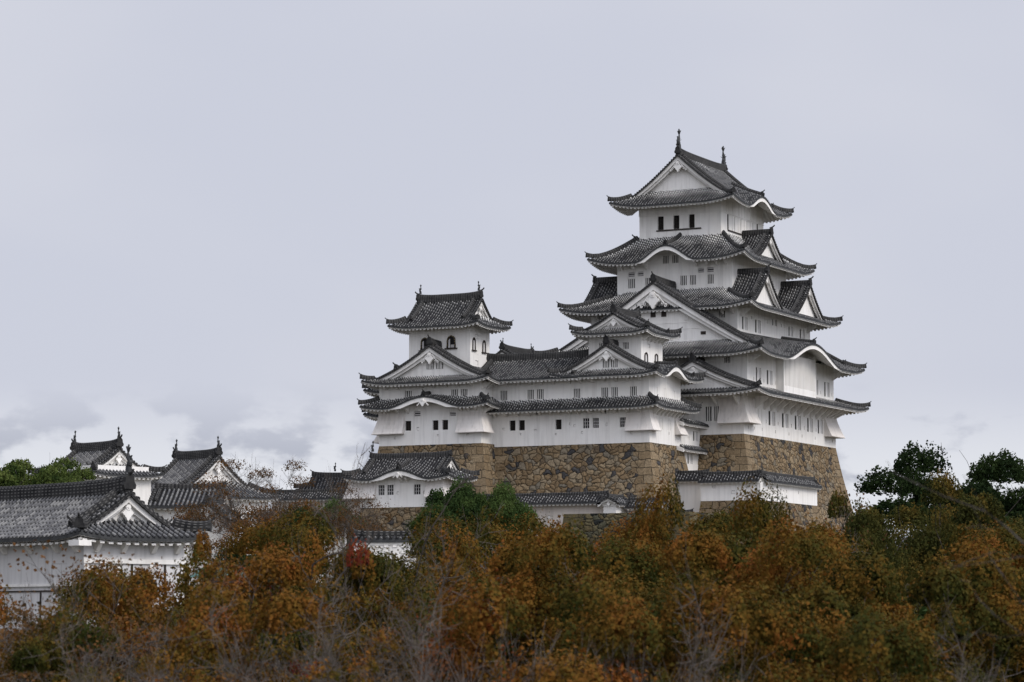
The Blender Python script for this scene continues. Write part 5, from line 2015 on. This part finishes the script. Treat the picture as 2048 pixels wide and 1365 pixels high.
plant(KINDS['maple_c'], 'maple_tree', 'maple in the middle row below the white wall patch', 'maple', 85.8, -231.5, 9.62, 0, 'autumn maples in front of the castle', 0.66)
plant(KINDS['maple_b'], 'maple_tree', 'maple in the middle row right of the picket fence', 'maple', 90.5, -226.9, 9.85, 2, 'autumn maples in front of the castle', 0.66)
plant(KINDS['maple_a'], 'maple_tree', 'maple in the middle row below the footing of the white side wall', 'maple', 93.4, -227.7, 9.85, 107, 'autumn maples in front of the castle', 0.66)
plant(KINDS['maple_c'], 'maple_tree', 'maple with dark gaps below the bare close branches', 'maple', 101.4, -239.3, 8.92, 110, 'autumn maples in front of the castle', 0.66)
plant(KINDS['maple_b'], 'maple_tree', 'front maple right of the front twiggy maple', 'maple', 89.4, -245.3, 8.22, 84, 'autumn maples in front of the castle', 0.66)
plant(KINDS['maple_b'], 'maple_tree', 'front maple between the forked pale boughs and the mossy wall', 'maple', 96.5, -245.1, 8.37, 85, 'autumn maples in front of the castle', 0.66)
plant(KINDS['maple_a'], 'maple_tree', 'front maple with olive patches left of the great stone base', 'maple', 99.9, -244.5, 8.28, 148, 'autumn maples in front of the castle', 0.66)
plant(KINDS['maple_a'], 'maple_tree', 'front maple below the small gabled porch', 'maple', 94.2, -250.8, 8.49, 160, 'autumn maples in front of the castle', 0.66)
plant(KINDS['twiggy'], 'maple_tree', 'front maple of grey bare twigs below the gatehouse turret', 'maple', 94.7, -248.3, 8.59, 101, 'autumn maples in front of the castle', 0.66)
plant(KINDS['bare'], 'maple_tree', 'bare maple with forked pale boughs at the bottom centre', 'maple', 98.5, -251.0, 9.08, 276, 'autumn maples in front of the castle', 0.66)
plant(KINDS['bare'], 'maple_tree', 'bare grey-boughed maple at the lower left, in front of the leafy crowns', 'maple', 96.4, -253.1, 8.63, 347, 'autumn maples in front of the castle', 0.7260000000000001)
plant(KINDS['bare'], 'maple_tree', 'bare grey-boughed maple below the gatehouse turret, front row', 'maple', 97.2, -251.6, 8.75, 320, 'autumn maples in front of the castle', 0.66)
plant(KINDS['bare'], 'maple_tree', 'bare pale-trunked maple below the tallest orange maple', 'maple', 101.1, -250.7, 8.87, 104, 'autumn maples in front of the castle', 0.528)
plant(KINDS['bare'], 'maple_tree', 'bare grey maple at the lower right under the close branches', 'maple', 104.7, -249.9, 8.20, 93, 'autumn maples in front of the castle', 0.5940000000000001)
plant(KINDS['bare'], 'maple_tree', 'bare grey maple at the lower left below the nearest hall', 'maple', 94.4, -254.1, 8.35, 353, 'autumn maples in front of the castle', 0.66)
plant(KINDS['maple_b'], 'maple_tree', 'front maple below the mossy stone wall', 'maple', 99.1, -248.4, 8.56, 100, 'autumn maples in front of the castle', 0.66)
plant(KINDS['maple_a'], 'maple_tree', 'front maple below the white terrace wall', 'maple', 100.8, -248.6, 8.62, 196, 'autumn maples in front of the castle', 0.66)
plant(KINDS['maple_c'], 'maple_tree', 'front maple below the great stone base', 'maple', 101.0, -245.1, 8.51, 152, 'autumn maples in front of the castle', 0.66)
plant(KINDS['maple_b'], 'maple_tree', 'front maple with a rounded red-brown crown at the lower right', 'maple', 103.2, -247.3, 8.11, 11, 'autumn maples in front of the castle', 0.66)
plant(KINDS['twiggy'], 'maple_tree', 'front twiggy maple in the bottom right corner', 'maple', 103.8, -244.7, 7.88, 184, 'autumn maples in front of the castle', 0.66)
plant(KINDS['pine'], 'pine_tree', 'pine tops behind the ridge of the nearest hall, at the left edge', 'pine', -13.9, -113.1, 20.15, 212, 'pines on the left', 0.8)
plant(KINDS['pine'], 'pine_tree', 'pine crown just left of the sharp gabled corner turret', 'pine', -15.0, -105.9, 21.12, 84, 'pines on the left', 0.75)
plant(KINDS['pine'], 'pine_tree', 'lower pine crown between the left edge and the sharp gabled turret', 'pine', -6.2, -120.4, 19.37, 74, 'pines on the left', 0.8)
plant(KINDS['pine'], 'pine_tree', 'pine crown touching the left eave of the sharp gabled turret', 'pine', -7.8, -113.4, 19.98, 135, 'pines on the left', 0.5)
plant(KINDS['cherry'], 'cherry_tree', 'nearly bare cherry before the browner gabled turret', 'cherry', 17.2, -125.4, 19.13, 33, 'bare cherries on the left', 0.8)
plant(KINDS['cherry'], 'cherry_tree', 'nearly bare cherry with reddish haze of twigs before the far hall roof', 'cherry', 17.4, -123.0, 18.91, 169, 'bare cherries on the left', 0.6)
plant(KINDS['cherry'], 'cherry_tree', 'reddish low cherry before the beige wall left of the gatehouse turret', 'cherry', 22.1, -128.4, 17.48, 154, 'bare cherries on the left', 0.7)
plant(KINDS['bush'], 'evergreen_bush', 'round green bush covering the gatehouse turret right corner', 'bush', -5.1, -55.8, 21.24, 308, 'green bushes below the stone base', 0.72)
plant(KINDS['bush'], 'evergreen_bush', 'round green bush under the middle of the brown stone base', 'bush', -1.7, -54.1, 20.88, 300, 'green bushes below the stone base', 0.7)
plant(KINDS['bush'], 'evergreen_bush', 'small green bush low at the gatehouse stone foot', 'bush', -5.0, -60.0, 18.96, 1, 'green bushes below the stone base', 0.8)
plant(KINDS['bush'], 'evergreen_bush', 'light green broad-leaved bush before the beige wall', 'bush', 3.2, -92.9, 17.84, 305, 'green bushes below the stone base', 0.9)
plant(KINDS['dark'], 'evergreen_tree', 'dark green tree behind the maples left of the light green bush', 'evergreen', 38.3, -159.2, 14.01, 347, None, 0.6)
plant(KINDS['olive'], 'olive_toned_tree', 'olive and yellow autumn tree beside the right end of the great stone base', 'tree', 81.8, -182.1, 13.52, 173, None, 0.62)
plant(KINDS['olive'], 'olive_toned_tree', 'lower olive tree touching the foot of the great stone base', 'tree', 79.8, -180.9, 13.19, 33, None, 0.42)
plant(KINDS['olive'], 'olive_toned_tree', 'yellowish tree under the dark evergreen at the right edge', 'tree', 85.6, -186.9, 12.46, 158, None, 0.8)
plant(KINDS['dark'], 'evergreen_tree', 'tall dark evergreen at the right edge against the sky', 'evergreen', 74.9, -152.2, 16.64, 181, None, 0.85)
plant(KINDS['dark'], 'evergreen_tree', 'dark evergreen with a lower rounded top left of the tallest evergreen', 'evergreen', 74.1, -154.7, 15.36, 156, None, 0.6)
plant(KINDS['olive'], 'olive_toned_tree', 'olive-brown autumn tree between the olive-yellow tree and the dark evergreens', 'tree', 84.5, -185.3, 13.01, 246, None, 0.7)
plant(KINDS['olive'], 'olive_toned_tree', 'broad olive tree filling the gap under the dark evergreens', 'tree', 79.9, -174.1, 13.01, 356, None, 0.95)
plant(KINDS['dark'], 'evergreen_tree', 'dark evergreen behind the olive-yellow trees', 'evergreen', 72.3, -146.7, 15.92, 161, None, 1.25)
plant(KINDS['dark'], 'evergreen_tree', 'dark evergreen between the tallest evergreen and the right frame edge', 'evergreen', 72.8, -142.0, 16.84, 94, None, 1.1)
plant(KINDS['dark'], 'evergreen_tree', 'dark evergreen cut by the right frame edge', 'evergreen', 76.3, -149.2, 16.20, 246, None, 0.9)
plant(KINDS['bush'], 'evergreen_bush', 'green bush low at the right edge among the maples', 'bush', 92.9, -207.6, 9.22, 241, None, 0.9)
plant(KINDS['sparse'], 'cherry_sapling', 'thin sapling with few orange leaves before the bright white side wall', 'cherry', 82.0, -195.5, 12.63, 90, None, 0.7)
plant(KINDS['olive'], 'olive_toned_tree', 'yellow-green tree before the foot of the white side wall', 'tree', 79.3, -190.0, 12.13, 29, None, 0.6)
plant(KINDS['sparse'], 'cherry_sapling', 'thin cherry with single brown leaves before the corner of the nearest hall', 'cherry', 86.4, -244.7, 9.36, 131, None, 1.0)
plant(KINDS['sparse'], 'cherry_sapling', 'thin cherry with single brown leaves at the far left edge', 'cherry', 85.2, -244.2, 9.21, 11, None, 1.0)
plant(KINDS['sparse'], 'cherry_sapling', 'thin cherry with single brown leaves before the middle of the nearest hall front', 'cherry', 87.3, -246.5, 9.05, 183, None, 1.0)
plant(KINDS['sparse'], 'cherry_sapling', 'thin cherry with single brown leaves below the corner beam of the nearest hall', 'cherry', 88.2, -246.0, 9.14, 206, None, 1.0)
plant(KINDS['sparse'], 'cherry_sapling', 'thin cherry with single brown leaves beside the teal canopy', 'cherry', 87.2, -242.0, 9.27, 9, None, 0.8)
plant(KINDS['sparse'], 'cherry_sapling', 'thin cherry with single brown leaves before the gabled face of the nearest hall', 'cherry', 86.6, -242.4, 9.46, 281, None, 0.9)

# a bare tree just outside the frame on the right; its thin boughs reach across the view
bt = thing('bare_tree', 'close bare grey branches reaching in from the right edge, out of focus', 'tree', (0, 0, 0))
boughs = [
    ([(111.07, -263.57, 7.69), (110.74, -263.11, 8.06), (110.70, -264.02, 8.44), (110.59, -264.55, 8.69), (110.21, -263.81, 8.86), (110.01, -263.71, 8.99), (109.98, -264.75, 9.08), (109.74, -264.83, 9.20), (109.32, -264.06, 9.32), (109.35, -264.37, 9.41)], 0.0109, 0.0024),
    ([(109.49, -264.55, 9.29), (109.23, -264.02, 9.33), (109.43, -264.76, 9.30)], 0.0021, 0.0018),
    ([(109.67, -264.45, 9.19), (109.43, -263.91, 9.29), (109.66, -264.64, 9.31)], 0.0021, 0.0018),
    ([(109.91, -264.31, 9.07), (109.66, -263.79, 9.23), (109.84, -264.55, 9.28)], 0.0021, 0.0018),
    ([(110.15, -264.18, 8.97), (109.90, -263.66, 9.16), (110.08, -264.42, 9.21), (110.17, -264.83, 9.25)], 0.0025, 0.0018),
    ([(110.90, -263.70, 8.06), (110.43, -263.27, 8.13), (110.45, -264.11, 8.19), (110.43, -264.60, 8.42), (110.09, -263.83, 8.58), (109.97, -263.71, 8.80), (110.23, -264.60, 8.89), (110.17, -264.59, 9.01)], 0.0055, 0.0024),
    ([(110.65, -263.87, 8.44), (110.25, -263.42, 8.61), (110.23, -264.26, 8.55), (110.11, -264.77, 8.50), (109.73, -264.01, 8.54)], 0.0038, 0.0018),
    ([(110.43, -264.00, 8.59), (110.03, -263.53, 8.65), (110.07, -264.35, 8.56), (110.04, -264.81, 8.47)], 0.0029, 0.0018),
    ([(110.29, -264.09, 8.85), (110.00, -263.57, 8.84), (110.14, -264.35, 8.85), (110.17, -264.78, 8.81)], 0.0025, 0.0018),
    ([(111.07, -263.57, 7.69), (110.53, -263.18, 7.81), (110.44, -264.09, 7.94), (110.35, -264.60, 8.10), (109.97, -263.86, 8.25), (109.86, -263.72, 8.39), (110.07, -264.63, 8.39)], 0.0055, 0.0024),
    ([(110.40, -263.94, 7.94), (110.03, -263.45, 7.91), (110.11, -264.26, 7.97), (110.09, -264.72, 7.90)], 0.0034, 0.0018),
    ([(110.41, -263.96, 8.19), (110.13, -263.44, 8.28), (110.40, -264.17, 8.44), (110.48, -264.59, 8.55)], 0.0029, 0.0018),
]
TX, TY, TZ = 111.07, -263.57, 7.69
mb = MB()
gz = ground_z(TX + 0.3, TY) - 0.3
mb.tube([(TX + 0.35, TY + 0.1, gz), (TX + 0.2, TY, gz + 1.6), (TX + 0.05, TY, TZ - 0.6), (TX, TY, TZ)], [0.13, 0.10, 0.07, 0.05], 8)
mb.build('trunk', BARK, bt, smooth=True)
for pts, ra, rb in boughs:
    mb = MB()
    n = len(pts)
    mb.tube(pts, [ra + (rb - ra) * i / (n - 1) for i in range(n)], 6)
    mb.build('branch', BARK, bt, smooth=True)
